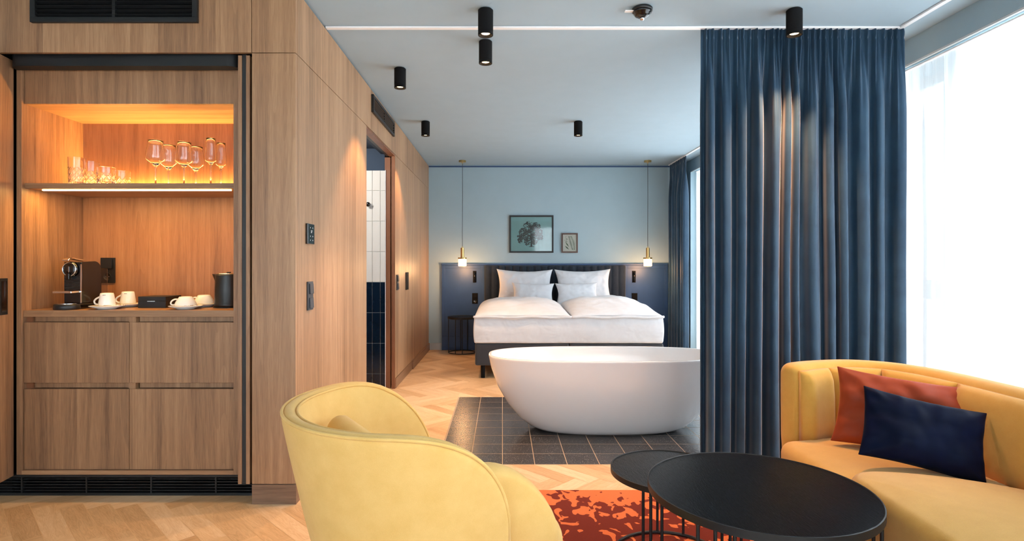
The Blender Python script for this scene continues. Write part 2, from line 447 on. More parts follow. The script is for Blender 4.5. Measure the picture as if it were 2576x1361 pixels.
# floor: herringbone planks of 0.5 x 0.1 m as islands on one mesh, with a tiled field left out
def build_floor():
    bm = bmesh.new(); uvl = bm.loops.layers.uv.new('UVMap')
    L, W = 0.5, 0.1; g = 0.0011; rt = math.sqrt(0.5)
    Y0 = 3.64; tx0, tx1, ty0, ty1 = -0.415, 2.62, 3.588, 5.41
    def clip(poly, fn):
        out = []
        for i in range(len(poly)):
            a, b = poly[i-1], poly[i]; fa, fb = fn(a), fn(b)
            if fa >= 0: 
                if fb >= 0: out.append(b)
                else: out.append(tuple(a[k]+(b[k]-a[k])*fa/(fa-fb) for k in range(4)))
            elif fb >= 0:
                out.append(tuple(a[k]+(b[k]-a[k])*fa/(fa-fb) for k in range(4))); out.append(b)
        return out
    def rect(x0, y0, x1, y1, vert):
        x0 += g; y0 += g; x1 -= g; y1 -= g
        c = []
        for (x, y) in ((x0, y0), (x1, y0), (x1, y1), (x0, y1)):
            X = (x+y)*rt; Y = (y-x)*rt+Y0
            u, v = ((y, x) if vert else (x, y))
            c.append((X, Y, u, v))
        cx = sum(p[0] for p in c)/4; cy = sum(p[1] for p in c)/4
        if cx < -3.7 or cx > 3.4 or cy < -3.0 or cy > 8.8: return
        # room outline
        for fn in (lambda p: p[0]+3.4, lambda p: 3.0-p[0], lambda p: p[1]+2.6, lambda p: BY-p[1]):
            c = clip(c, fn)
            if len(c) < 3: return
        # cut the tiled field out
        parts = []
        inside = lambda p: tx0 < p[0] < tx1 and ty0 < p[1] < ty1
        bx = [p[0] for p in c]; by = [p[1] for p in c]
        if max(bx) <= tx0 or min(bx) >= tx1 or max(by) <= ty0 or min(by) >= ty1: parts = [c]
        else:
            rest = c
            for fn in (lambda p: tx0-p[0], lambda p: p[0]-tx1, lambda p: ty0-p[1], lambda p: p[1]-ty1):
                if len(rest) < 3: break
                o_ = clip(rest, fn)
                if len(o_) >= 3: parts.append(o_)
                rest = clip(rest, lambda p, fn=fn: -fn(p))
        for q in parts:
            try: f = bm.faces.new([bm.verts.new((p[0], p[1], 0.0)) for p in q])
            except ValueError: continue
            for lp, p in zip(f.loops, q): lp[uvl].uv = (p[2], p[3])
    for m in range(-12, 13):
        for n in range(-90, 91):
            ox, oy = n*W+m*L, n*W-m*L
            rect(ox, oy, ox+L, oy+W, False)
            rect(ox+L, oy+W-L, ox+L+W, oy+W, True)
    fl = struct(obj('floor', bm, M['plank']))
    if fl.data.polygons[0].normal.z < 0: fl.data.flip_normals()
    sub = struct(obj('floor', boxes((-3.42, 3.02, -2.62, BY+0.02, -0.12, -0.0008)), M['plank_gap']))
    # tiles
    bm = bmesh.new(); p = 0.2025
    j = 0
    for r in range(9):
        y0 = ty0+r*p
        for k in range(-2, 13):
            x0 = k*p; x1 = min(x0+p, tx1)
            xa = max(x0, tx0)
            if x1-xa < 0.02: continue
            vs = [bm.verts.new(v) for v in ((xa+.0026, y0+.0026, .0012), (x1-.0026, y0+.0026, .0012), (x1-.0026, y0+p-.0026, .0012), (xa+.0026, y0+p-.0026, .0012))]
            bm.faces.new(vs)
    tl = struct(obj('floor', bm, M['terrazzo']))
    for o in (tl,):
        if o.data.polygons[0].normal.z < 0: o.data.flip_normals()
    struct(obj('floor', boxes((tx0, tx1, ty0, ty1, -0.0006, 0.0006)), M['tile_grout']))
build_floor()

struct(obj('ceiling', boxes((-3.42, 3.1, -2.62, BY+0.1, H, H+0.15)), M['ceiling']))
# back wall, painted gap shade and baseboard
struct(obj('wall_back', boxes((-1.25, 3.1, BY, BY+0.12, 0, H-0.0005)), M['wall']))
struct(obj('gap_shade_strip', boxes((WX, 2.618, BY-0.012, BY-0.0005, H-0.03, H-0.012)), M['navy_panel'], bevel=0.001))  # dark blue strip standing in for the shade of the ceiling gap
struct(obj('baseboard_back', boxes((WX+.001, -0.886, BY-0.014, BY-0.0005, 0, 0.10)), M['baseboard'], bevel=0.003))
# right side: bulkhead, far pier, pier behind the big curtain, wall beyond
struct(obj('wall_right', boxes((2.618, 3.1, -2.62, BY-0.0005, 2.545, H-0.0005), (2.618, 3.1, 8.0, BY-0.0005, 0, 2.545),
     (2.90, 3.1, 3.42, 3.78, 0.0, 2.545), (2.85, 3.1, -2.62, -2.3, 0, 2.545)), M['wall']))
struct(obj('trim_2', boxes((2.618, 2.635, -2.6, 8.0, 2.532, 2.5445)), M['white_frame'], bevel=0.001))
# far side frame of the window reveal
struct(obj('trim_3', boxes((2.72, 2.90, 7.955, 7.9995, 0, 2.5315)), M['grey_frame'], bevel=0.002))
# walls the camera does not face: left of and behind the camera
struct(obj('wall_left', boxes((-3.55, -3.4, -2.62, 3.7, 0, H-0.0005)), M['concrete']))
struct(obj('wall_rear', boxes((-3.4, -3.2, -2.75, -2.6, 0, H-0.0005), (-0.3, 1.04, -2.75, -2.6, 0, H-0.0005), (2.62, 3.1, -2.75, -2.62, 0, H-0.0005),
      (1.04, 2.62, -2.75, -2.6, 2.545, H-0.0005), (-3.2, -0.3, -2.75, -2.6, 2.545, H-0.0005)), M['concrete']))

# windows: full-height glazing on the right, one behind the camera, one added there for its light
def window(n, y0, y1, xw, mulls, axis='Y'):
    bm = bmesh.new()
    def b(a0, a1, d0, d1, z0, z1):
        if axis == 'Y': box(bm, xw+d0, xw+d1, a0, a1, z0, z1)
        else: box(bm, a0, a1, xw+d0, xw+d1, z0, z1)
    b(y0, y1, -0.03, 0.03, 0.0, 0.07); b(y0, y1, -0.03, 0.03, 2.475, 2.544)
    for m in [y0+0.03]+mulls+[y1-0.03]: b(m-0.03, m+0.03, -0.03, 0.03, 0.07, 2.475)
    w = struct(obj('window_%d' % n, bm, M['white_frame'], bevel=0.004))
    bm = bmesh.new()
    e = [y0+0.03]+mulls+[y1-0.03]
    for a, c in zip(e, e[1:]):
        if axis == 'Y': box(bm, xw-0.004, xw+0.004, a+0.03, c-0.03, 0.07, 2.475)
        else: box(bm, a+0.03, c-0.03, xw-0.004, xw+0.004, 0.07, 2.475)
    obj('pane', bm, M['pane'], w)
    bm = bmesh.new()     # balustrade bar outside the panes
    if axis == 'Y': box(bm, xw+0.05, xw+0.09, y0, y1, 1.0, 1.14)
    else: box(bm, y0, y1, xw-0.09, xw-0.05, 1.0, 1.14)
    obj('guard_rail', bm, M['white_frame'], w, bevel=0.004)
    return w
window(1, -2.3, 3.42, 2.98, [-1.2, 0.0, 1.2, 2.35])
window(2, 3.78, 7.955, 2.98, [4.85, 5.9, 6.95])
window(3, 1.04, 2.62, -2.68, [1.83], axis='X')
window(4, -3.2, -0.3, -2.68, [-2.2, -1.25], axis='X')  # added unseen window, there only to light the cabinet front

# ---------------- oak joinery: front of the cabinet wall
g = 0.0018
struct(obj('wall_front', boxes((-3.395, NX-g, FY, FY+0.022, SEAM+g, H-0.012)), M['oak_front'], bevel=0.0008))
struct(obj('wall_front', boxes((NX+g, WX-0.0005, FY, FY+0.03, SEAM+g, H-0.012)), M['oak_front'], bevel=0.0008))
struct(obj('wall_front', boxes((NX+g, WX-0.0005, FY, FY+0.03, 0.1055, SEAM-g)), M['oak_front'], bevel=0.0008))
struct(obj('baseboard_front', boxes((NX+g, WX+0.004, FY-0.002, FY+0.03, 0, 0.1025)), M['oak_plinth'], bevel=0.001))
# dark carcass behind the seams
struct(obj('wall_core', boxes((NX+0.004, WX-0.02, FY+0.035, 4.55, 0, H-0.0005),
      (-3.39, -2.66, 3.12, 3.66, 0, 2.36), (-3.39, NX-0.004, FY+0.05, 3.66, 2.365, H-0.0005),
      (-3.39, NX+0.004, 3.60, 3.66, 0, 2.36),
      (WX-0.10, WX-0.02, 4.55, 5.77, SEAM+0.02, H-0.0005),
      ), M['dark_void']))
struct(obj('wall_core', boxes((-1.70, WX-0.03, 5.95, BY-0.0005, 0, H-0.0005)), M['dark_void']))
# side wall panels: heads over everything, near leaf, wardrobe run
def side(name, y0, y1, z0, z1, mat='oak_side', x0=WX-0.02, x1=WX):
    return boxes((x0, x1, y0, y1, z0, z1))
struct(obj('wall_side', side('', FY+0.031, 4.558, 0.1055, SEAM-g), M['oak_side'], bevel=0.0008))
struct(obj('wall_side', side('', FY+0.031, 4.72, SEAM+g, H-0.014), M['oak_side'], bevel=0.0008))
struct(obj('wall_side', side('', 4.7225, 6.84, SEAM+g, H-0.014), M['oak_side'], bevel=0.0008))
struct(obj('wall_side', side('', 6.8425, BY-0.001, SEAM+g, H-0.014), M['oak_side'], bevel=0.0008))
struct(obj('baseboard_side', boxes((WX-0.02, WX+0.004, FY+0.031, 4.56, 0, 0.1025)), M['oak_plinth_y'], bevel=0.001))
# bathroom doorway: lining, head, track
struct(obj('door_1', boxes((WX-0.037, WX-0.0005, 5.772, 5.80, 0, 2.335), (WX-0.11, WX-0.052, 5.80, 5.83, 0, 2.33),
      (WX-0.062, WX-0.0005, 4.56, 5.80, 2.335, SEAM-g)), M['oak_jamb'], bevel=0.001))
struct(obj('trim_4', boxes((WX-0.092, WX-0.0625, 4.56, 5.80, 2.338, 2.352)), M['black'], bevel=0.001))
struct(obj('baseboard_side', boxes((WX-0.02, WX+0.004, 5.80, 6.845, 0, 0.10)), M['oak_plinth_y'], bevel=0.001))
struct(obj('baseboard_side', boxes((WX-0.02, WX+0.016, 6.846, BY-0.001, 0, 0.10)), M['oak_plinth_y'], bevel=0.001))
struct(obj('wall_side', side('', 5.7725, 6.045, 0.1035, SEAM-g), M['oak_side'], bevel=0.0008))
# bathroom behind the doorway
struct(obj('wall_bathroom', boxes((-2.9, -1.19, 5.81, 5.94, 0, 2.42), (-2.98, -2.9, 3.67, 5.94, 0, 2.42), (-2.9, -1.33, 3.67, 3.72, 0, 2.42)), M['bath_blue']))
struct(obj('ceiling', boxes((-2.98, -1.17, 3.67, 5.94, 2.42, 2.5)), M['bath_blue']))
struct(obj('trim_5', boxes((-1.23, -1.18, 4.2, 5.81, 2.365, 2.4195)), M['bath_blue'], bevel=0.004))
def tiles(z0, z1, mat, name):
    bm = bmesh.new(); zj = [1.07+k*0.308 for k in range(-4, 6)]
    x = -1.183
    edges = [-1.183, -1.233]+[-1.233-0.0802*k for k in range(1, 22)]
    for za, zb in zip(zj, zj[1:]):
        a, b = max(za, z0), min(zb, z1)
        if b-a < 0.01: continue
        for e0, e1 in zip(edges, edges[1:]):
            box(bm, e1+0.0018, e0-0.0018, 5.796, 5.806, a+0.0018, b-0.0018)
    o = struct(obj(name, bm, mat, bevel=0.0018)); return o
struct(obj('wall_bathroom', boxes((-2.89, -1.1785, 5.8035, 5.8098, 0, 2.197)), M['grout']))
tiles(0, 1.07, M['bath_navy'], 'wall_bathroom'); tiles(1.07, 2.197, M['bath_white'], 'wall_bathroom')
struct(obj('trim_6', boxes((-1.1825, -1.1775, 5.793, 5.8098, 0, 2.2)), M['white_metal']))
# unseen light added to brighten the bathroom tiles, out of the doorway's sight
t = thing('added_bath_light', 'unseen round white light added to brighten the tiled bathroom', 'ceiling light', (-1.9, 4.8, 2.42))
obj('diffuser', lathe([(0, 0), (0.12, 0), (0.12, -0.03), (0, -0.04)], (-1.9, 4.8, 2.4195)), emit('bath_fill_glow', (1, 0.9, 0.8, 1), 4), t, smooth=True)
l = bpy.data.lights.new('bath_fill', 'POINT'); l.energy = 42; l.color = (1, 0.93, 0.85); l.shadow_soft_size = 0.1
lo = bpy.data.objects.new('bath_fill', l); COL.objects.link(lo); lo.parent = t; lo.location = (0, 0, -0.12)
t = thing('robe_hook', 'round black hook on the white bathroom tiles', 'hook', (-1.347, 5.796, 1.851))
obj('hook_disc', lathe([(0, 0), (0.014, 0), (0.014, -0.02), (0.022, -0.028), (0.024, -0.04), (0.016, -0.05), (0, -0.052)], (-1.347, 5.7955, 1.851), axis='Y', segs=24), M['gloss_black'], t, smooth=True)

# wardrobe doors flush in the side wall
w = thing('wardrobe', 'flush oak wardrobe in the side wall with two slim black pulls', 'wardrobe', (WX, 6.44, 0))
def wdoor(y0, y1, hy=None):
    d = obj('door', side('', y0+g, y1-g, 0.1035, SEAM-g), M['oak_side'], w, bevel=0.0008)
    if hy is not None:
        obj('handle', boxes((WX+0.0005, WX+0.018, hy-0.009, hy+0.009, 0.965, 1.162)), M['black'], d, bevel=0.003)
wdoor(6.045, 6.44, 6.40); wdoor(6.44, 6.84, 6.49); wdoor(6.84, 7.62); wdoor(7.62, BY-0.001)

# ---------------- vents
def vent(origin, w, h, horiz=True, label=''):
    """black slatted grille; built on a plane facing -Y, or +X when horiz is False"""
    t = thing('air_vent', label, 'air vent', (0, 0, 0))
    def place(bm):
        if horiz: bmesh.ops.translate(bm, verts=bm.verts, vec=origin)
        else:
            bmesh.ops.rotate(bm, verts=bm.verts, cent=(0, 0, 0), matrix=Matrix.Rotation(PI/2, 3, 'Z'))
            bmesh.ops.translate(bm, verts=bm.verts, vec=origin)
        return bm
    t.location = origin
    fw = 0.026
    obj('frame', place(boxes((0, w, -0.006, 0.014, 0, fw), (0, w, -0.006, 0.014, h-fw, h), (0, fw, -0.006, 0.014, fw, h-fw), (w-fw, w, -0.006, 0.014, fw, h-fw))), M['black'], t, bevel=0.002)
    obj('backing', place(boxes((0.002, w-0.002, 0.012, 0.02, 0.002, h-0.002))), M['dark_void'], t)
    obj('mullion', place(boxes((w/2-0.008, w/2+0.008, -0.003, 0.012, fw, h-fw))), M['black'], t)
    n = max(3, int((h-2*fw)/0.020))
    for k in range(n):
        z = fw+(h-2*fw)*(k+0.5)/n
        bm = bmesh.new(); box(bm, fw, w-fw, -0.005, 0.012, -0.0012, 0.0012)
        bmesh.ops.rotate(bm, verts=bm.verts, cent=(0, 0.004, 0), matrix=Matrix.Rotation(-0.45, 3, 'X'))
        bmesh.ops.translate(bm, verts=bm.verts, vec=(0, 0, z)); obj('slat', place(bm), M['black'], t)
    return t
vent((-2.448, FY-0.0145, 2.505), 0.866, 0.165, True, 'wide black slatted air vent above the open minibar cabinet')
vent((WX+0.0145, 4.724, 2.503), 0.924, 0.147, False, 'black slatted air vent above the bathroom doorway')

# ================================================================== MINIBAR CABINET
CY = 3.12           # front plane of the carcass
XL, XR = -2.628, -1.388   # outer sides
IL, IR = -2.600, -1.455   # inner faces
NB = 3.565          # inner back
cab = thing('minibar_cabinet', 'oak minibar cabinet with four drawers and an open lit niche', 'cabinet', ((XL+XR)/2, CY, 0))
obj('side_panel', boxes((XL, IL, CY-0.012, NB+0.02, 0.112, 2.33)), M['oak_front'], cab, bevel=0.0008)
obj('side_panel', boxes((IR, XR-0.004, CY-0.012, NB+0.02, 0.112, 2.33)), M['oak_front'], cab, bevel=0.0008)
obj('back_panel', boxes((IL, IR, NB, NB+0.02, 0.112, 2.33)), oak('oak_niche_back', C(122, 82, 52), C(158, 108, 70), C(180, 130, 88), seed=6.2, leaf=0.38), cab)
obj('header_panel', boxes((IL+0.002, IR-0.002, CY+0.004, CY+0.022, 2.122, 2.33)), M['oak_front'], cab, bevel=0.0008)
obj('niche_ceiling', boxes((IL, IR, CY+0.0225, NB, 2.122, 2.14)), M['oak_h'], cab)
obj('bottom_rail', boxes((IL, IR, CY-0.012, NB, 0.112, 0.135)), M['oak_h'], cab, bevel=0.0008)
wt = obj('countertop', boxes((IL, IR, CY, NB, 0.965, 1.0)), M['oak_h'], cab, bevel=0.0008)
sh = obj('shelf', boxes((IL, IR, CY+0.01, NB, 1.663, 1.692)), M['oak_h'], cab, bevel=0.0008)
obj('led_strip', boxes((-2.548, -1.505, 3.182, 3.194, 1.6585, 1.6628)), M['led'], cab)
# light slot between the shelf and the back panel
obj('led_strip', boxes((-2.59, -1.465, NB-0.020, NB-0.008, 1.6925, 1.696)), M['led'], cab)
# drawers with recessed grip channels
mid = -2.026
ztop = [(0.607, 0.935), (0.125+0.012, 0.573)]
for zi, (z0, z1) in enumerate(ztop):
    for (x0, x1) in ((IL+0.003, mid-0.0015), (mid+0.0015, IR-0.003)):
        d = obj('drawer', boxes((x0, x1, CY, CY+0.019, z0, z1)), M['oak_front'], cab, bevel=0.001)
        gz = z1
        obj('grip_channel', boxes((x0+0.035 if x0 < mid-0.1 else x0+0.038, x1-(0.0 if x0 > mid else 0.0), CY+0.03, CY+0.05, gz+0.001, gz+0.030)), M['oak_front'], d)
obj('divider', boxes((mid-0.006, mid+0.03, CY+0.008, NB, 0.14, 0.964)), M['oak_front'], cab)
obj('divider', boxes((IL, IL+0.035, CY+0.02, CY+0.06, 0.14, 0.964)), M['oak_jamb'], cab)
# emitting strips need real lamps for a clean result: thin area lights in the profiles
def strip_light(loc, rot, sx, sy, e, parent=cab):
    l = bpy.data.lights.new('cabinet_led', 'AREA'); l.shape = 'RECTANGLE'; l.size = sx; l.size_y = sy; l.energy = e; l.color = (1.0, 0.56, 0.15)
    o = bpy.data.objects.new('cabinet_led', l); COL.objects.link(o); o.parent = parent
    o.location = Vector(loc)-chain_off(parent); o.rotation_euler = rot
strip_light((-2.026, 3.188, 1.6575), (0, 0, 0), 1.04, 0.01, 4.6)
strip_light((-2.026, NB-0.014, 1.6975), (PI, 0, 0), 1.10, 0.012, 11)
# plinth grille
t = thing('plinth_grille', 'black slatted ventilation grille along the cabinet base', 'grille', (-2.3, 3.12, 0))
obj('backing', boxes((-3.39, -1.31, 3.155, 3.165, 0, 0.11)), M['dark_void'], t)
obj('frame', boxes((-3.39, -1.31, 3.106, 3.15, 0, 0.014), (-3.39, -1.31, 3.106, 3.15, 0.098, 0.111)), M['black'], t, bevel=0.001)
for k in range(5):
    obj('slat', boxes((-3.39, -1.31, 3.112, 3.15, 0.024+k*0.0155, 0.028+k*0.0155)), M['black'], t)
for xx in (-2.95, -2.60, -2.25, -1.90, -1.55):
    obj('post', boxes((xx-0.004, xx+0.004, 3.108, 3.14, 0.014, 0.098)), M['black'], t)
# curved black curtain track / fascia above the niche
def track():
    pts = []
    x0, x1, ya, yb, r = -2.62, -1.40, 3.035, 3.105, 0.06
    out = [(x0+r-r*math.sin(a), ya+r-r*math.cos(a)) for a in [k*PI/16 for k in range(8, -1, -1)]]
    out += [(x1-r+r*math.sin(a), ya+r-r*math.cos(a)) for a in [k*PI/16 for k in range(0, 9)]]
    out += [(x1, yb), (x0, yb)]
    return loft([[(x, y, 2.298) for x, y in out], [(x, y, 2.362) for x, y in out]])
t = tag(smooth_angle(obj('door_track', track(), M['black'])), 'black rounded door track under the oak header of the minibar', 'track')
# parked folding door leaves on the right, and the open leaf at the far left
t = thing('folding_door', 'pair of oak door leaves folded away on the right side of the minibar', 'door', (-1.355, 3.3, 0.098))
obj('leaf', boxes((-1.386, -1.366, 3.012, 3.55, 0.098, 2.345)), M['oak_front'], t, bevel=0.0008)
obj('profile', boxes((-1.3655, -1.3445, 3.016, 3.55, 0.098, 2.35)), M['black'], t)
obj('leaf', boxes((-1.344, -1.324, 3.012, 3.55, 0.098, 2.345)), M['oak_front'], t, bevel=0.0008)
t = thing('folding_door', 'open oak door leaf with black recessed pull left of the minibar', 'door', (-2.632, 3.10, 0.112))
bm = boxes((-2.654, -2.632, 2.50, 3.095, 0.112, 2.345)); rot_all(bm, 0.16, 'Z', (-2.632, 3.095, 0)); 
lf = obj('leaf', bm, M['oak_front'], t, bevel=0.0008)
def hl(y0, y1, z0, z1, x0=-2.6316, x1=-2.6285):
    bm = boxes((x0, x1, y0, y1, z0, z1)); return rot_all(bm, 0.16, 'Z', (-2.632, 3.095, 0))
bm = hl(2.985, 3.045, 0.985, 1.177); obj('handle', bm, M['black'], lf, bevel=0.004)
bm = hl(2.995, 3.035, 1.0, 1.162, -2.6284, -2.6275); obj('handle_recess', bm, M['gloss_black'], lf)

# ================================================================== GLASSWARE
def wine_glass(h, rb, rr, zs, zw, label):
    t = thing('wine_glass', label, 'glass', (0, 0, 0), 'stemmed glasses on the lit shelf')
    w = 0.0011
    stem = [(0, 0), (0.033, 0.0), (0.033, 0.0015), (0.012, 0.004), (0.0045, 0.012), (0.0035, 0.05), (0.004, zs-0.01), (0.007, zs-0.002)]
    outer = [(rb*0.45, zs+(zw-zs)*0.45), (rb*0.97, zw-0.003), (rb, zw+0.004), (rb*0.95, zw+(h-zw)*0.35), (rr*1.03, zw+(h-zw)*0.8), (rr, h)]
    inner = [(rr-w, h), (rr*1.03-w, zw+(h-zw)*0.8), (rb*0.95-w, zw+(h-zw)*0.35), (rb-w, zw+0.004), (rb*0.97-w, zw-0.002), (rb*0.45-w, zs+(zw-zs)*0.45+0.0015), (0, zs+0.003)]
    obj('glass_body', lathe(stem+outer+inner, segs=40), M['clear'], t, smooth=True)
    bm = bmesh.new(); tube_into(bm, [(rr*math.cos(a), rr*math.sin(a), h) for a in [2*PI*k/40 for k in range(40)]], 0.0009, 6, True)
    obj('rim', bm, M['clear'], t, smooth=True)
    return t
SZ = 1.6925
G1 = wine_glass(0.250, 0.050, 0.038, 0.106, 0.146, 'large wine glass nearest the tumblers, in front of the stemmed row')
G1.location = (-1.943, 3.22, SZ)
dup(G1, (-1.943, 3.345, SZ), 'large wine glass standing behind the leftmost stemmed glass')
G2 = wine_glass(0.240, 0.046, 0.036, 0.100, 0.136, 'middle wine glass at the front of the shelf, left of the tall flutes')
G2.location = (-1.784, 3.22, SZ)
dup(G2, (-1.784, 3.345, SZ), 'smaller wine glass standing behind the middle front wine glass')
G3 = wine_glass(0.262, 0.030, 0.024, 0.115, 0.140, 'tallest narrow champagne flute at the front right of the shelf')
G3.location = (-1.634, 3.22, SZ)
dup(G3, (-1.638, 3.345, SZ), 'narrow champagne flute at the far right behind the front flute')
def tumbler(h, r, label):
    t = thing('tumbler', label, 'glass', (0, 0, 0), 'cut glass tumblers on the lit shelf')
    w = 0.003; n = 30; prof = []
    segs = 120; cut = 0.62*h
    lv = [0.002+(h-0.002)*k/n for k in range(n+1)]
    prof = [(0, 0), (r*0.90, 0)]+[(r*(0.93+0.07*z/h), z) for z in lv]+[(r-w, h), (r*0.95-w, h*0.5), (r*0.92-w, 0.014), (0, 0.012)]
    def fn(i, j):
        if 2 <= j < 2+n and lv[j-2] < cut:
            a = i/segs*10; b = lv[j-2]/r*1.3
            d = min(abs((a+b) % 1-0.5), abs((a-b) % 1-0.5))
            return -0.0018*max(0.0, 1-d/0.16)
        return 0
    obj('glass_body', lathe(prof, segs=segs, fn=fn), M['clear'], t)
    return t
T1 = tumbler(0.150, 0.042, 'tall cut glass highball at the front left of the lit shelf'); T1.location = (-2.37, 3.20, SZ)
dup(T1, (-2.383, 3.33, SZ), 'tall cut glass highball standing behind the front highball')
T2 = tumbler(0.095, 0.046, 'low cut glass tumbler at the front, right of the highballs'); T2.location = (-2.206, 3.20, SZ)
dup(T2, (-2.205, 3.33, SZ), 'low cut glass tumbler standing behind the front low tumbler')

# ================================================================== ON THE COUNTER
CZ = 1.0005
def saucer(label, loc, r=0.087):
    s = obj('saucer', lathe([(0, 0), (0.045, 0), (0.047, 0.004), (r*0.97, 0.016), (r, 0.0195), (r*0.97, 0.0195), (0.048, 0.008), (0.0, 0.007)], segs=48), M['china'], None, smooth=True)
    s.location = loc; return tag(s, label, 'saucer', 'white saucers on the minibar counter')
def cup_tall(label, loc):
    t = thing('coffee_cup', label, 'cup', (0, 0, 0), 'tall white cups turned upside down')
    h = 0.070
    obj('cup_body', lathe([(0, h-0.006), (0.024, h-0.006), (0.026, h), (0.031, h), (0.034, h-0.01), (0.040, 0.02), (0.0415, 0.004), (0.041, 0.0), (0.038, 0.0), (0.037, 0.02), (0.031, h-0.014), (0, h-0.016)], segs=40), M['china'], t, smooth=True)
    pts = catmull([(-0.037, 0, 0.050), (-0.048, 0, 0.044), (-0.062, 0, 0.036), (-0.071, 0, 0.024), (-0.066, 0, 0.010), (-0.052, 0, 0.006), (-0.038, 0, 0.008)], 6)
    obj('handle', tube(pts, 0.0045, 10), M['china'], t, smooth=True)
    # small illegible dark word printed near the foot
    bm = bmesh.new()
    for k in range(7):
        a = -PI/2+0.02+k*0.062; r = 0.0352
        hh = 0.0026 if k % 3 else 0.0034
        p = [(r*math.cos(a+d), r*math.sin(a+d), z) for d, z in ((-0.024, 0.0575), (0.024, 0.0575), (0.024, 0.0575+hh), (-0.024, 0.0575+hh))]
        p = [(q[0]*1.01, q[1]*1.01, q[2]) for q in p]
        bm.faces.new([bm.verts.new(q) for q in p])
    obj('printed_mark', bm, M['black'], t)
    t.location = loc; return t
def cup_wide(label, loc):
    t = thing('cappuccino_cup', label, 'cup', (0, 0, 0), 'wide white cups turned upside down')
    h = 0.050
    obj('cup_body', lathe([(0, h-0.004), (0.025, h-0.004), (0.027, h), (0.032, h), (0.036, h-0.006), (0.050, 0.022), (0.0575, 0.004), (0.057, 0), (0.0545, 0), (0.047, 0.022), (0.030, h-0.01), (0, h-0.012)], segs=40), M['china'], t, smooth=True)
    pts = catmull([(-0.042, 0, 0.034), (-0.06, 0, 0.034), (-0.078, 0, 0.024), (-0.083, 0, 0.010), (-0.072, 0, 0.003), (-0.055, 0, 0.006)], 6)
    obj('handle', tube(pts, 0.0045, 10), M['china'], t, smooth=True)
    t.location = loc; return t
def spoon(label, loc, rz, L=0.10):
    bm = tube([(-L/2, 0, 0.0032), (0, 0, 0.002), (L/2-0.02, 0, 0.003)], 0.0016, 6)
    vs = lathe([(0, -0.012), (0.006, -0.009), (0.008, 0), (0.006, 0.009), (0, 0.012)], segs=16, axis='X')
    me = bpy.data.meshes.new('tmp'); 
    bmesh.ops.scale(vs, vec=(1.25, 1, 0.3), verts=vs.verts); bmesh.ops.translate(vs, vec=(L/2-0.01, 0, 0.003), verts=vs.verts)
    vs.to_mesh(me); bm.from_mesh(me); vs.free(); bpy.data.meshes.remove(me)
    o = obj('teaspoon', bm, M['chrome'], None, smooth=True); o.location = loc; o.rotation_euler = (0, 0, rz)
    return tag(o, label, 'spoon', 'teaspoons on the saucers')
saucer('white saucer under the front left tall cup, beside the coffee machine', (-2.212, 3.215, CZ))
cup_tall('upturned tall white cup nearest the coffee machine', (-2.212, 3.215, CZ+0.0195))
saucer('white saucer under the rear tall cup, near the black box', (-2.205, 3.385, CZ), 0.085)
cup_tall('upturned tall white cup standing behind the front left one', (-2.205, 3.385, CZ+0.0195))
saucer('white saucer under the front wide cup, right of the black box', (-1.772, 3.215, CZ), 0.087)
cup_wide('upturned wide white cup in front, right of the black box', (-1.772, 3.215, CZ+0.0195))
saucer('white saucer under the rear wide cup beside the kettle', (-1.757, 3.385, CZ), 0.085)
cup_wide('upturned wide white cup at the back beside the kettle', (-1.757, 3.385, CZ+0.0195))
spoon('steel teaspoon on the saucer of the front left tall cup', (-2.15, 3.185, CZ+0.0200), 0.45)
spoon('steel teaspoon on the saucer of the front wide cup', (-1.715, 3.165, CZ+0.0200), 0.9, 0.07)
spoon('steel teaspoon on the saucer of the rear wide cup', (-1.70, 3.36, CZ+0.0200), 0.6, 0.07)
# black box with clasp
t = thing('tea_box', 'black wooden tea box with a small steel clasp on the counter', 'box', (-2.0, 3.36, CZ))
obj('box_base', boxes((-2.084, -1.925, 3.286, 3.445, CZ, CZ+0.040)), M['black'], t, bevel=0.0015)
obj('lid', boxes((-2.084, -1.925, 3.286, 3.445, CZ+0.0408, CZ+0.065)), M['black'], t, bevel=0.0015)
obj('clasp', boxes((-2.03, -1.985, 3.283, 3.2857, CZ+0.036, CZ+0.0405)), M['chrome'], t)
# kettle
t = thing('kettle', 'matt black kettle with steel lid rim at the right of the counter', 'kettle', (-1.59, 3.34, CZ))
kc = (-1.59, 3.34, CZ)
obj('body', lathe([(0, 0.004), (0.078, 0.004), (0.079, 0.02), (0.076, 0.026), (0.074, 0.10), (0.071, 0.185), (0.070, 0.192), (0, 0.192)], kc, 48), M['kettle'], t, smooth=True)
obj('power_base', lathe([(0, 0), (0.083, 0), (0.083, 0.0038), (0, 0.0039)], kc, 48), M['black'], t)
obj('lid', lathe([(0, 0.1925), (0.066, 0.1925), (0.066, 0.197), (0.03, 0.200), (0, 0.200)], kc, 48), M['chrome'], t, smooth=True)
obj('lid_knob', lathe([(0, 0.2), (0.012, 0.2), (0.012, 0.205), (0, 0.206)], kc, 24), M['black'], t)
bm = bmesh.new()   # pointed spout on the left
a = [bm.verts.new((kc[0]-0.060, kc[1]+s, kc[2]+0.192)) for s in (-0.035, 0.035)]
b = bm.verts.new((kc[0]-0.098, kc[1], kc[2]+0.194)); c_ = bm.verts.new((kc[0]-0.070, kc[1], kc[2]+0.125))
bm.faces.new((a[0], a[1], b)); bm.faces.new((a[0], b, c_)); bm.faces.new((b, a[1], c_)); bm.faces.new((a[1], a[0], c_))
obj('spout', bm, M['kettle'], t, bevel=0.002)
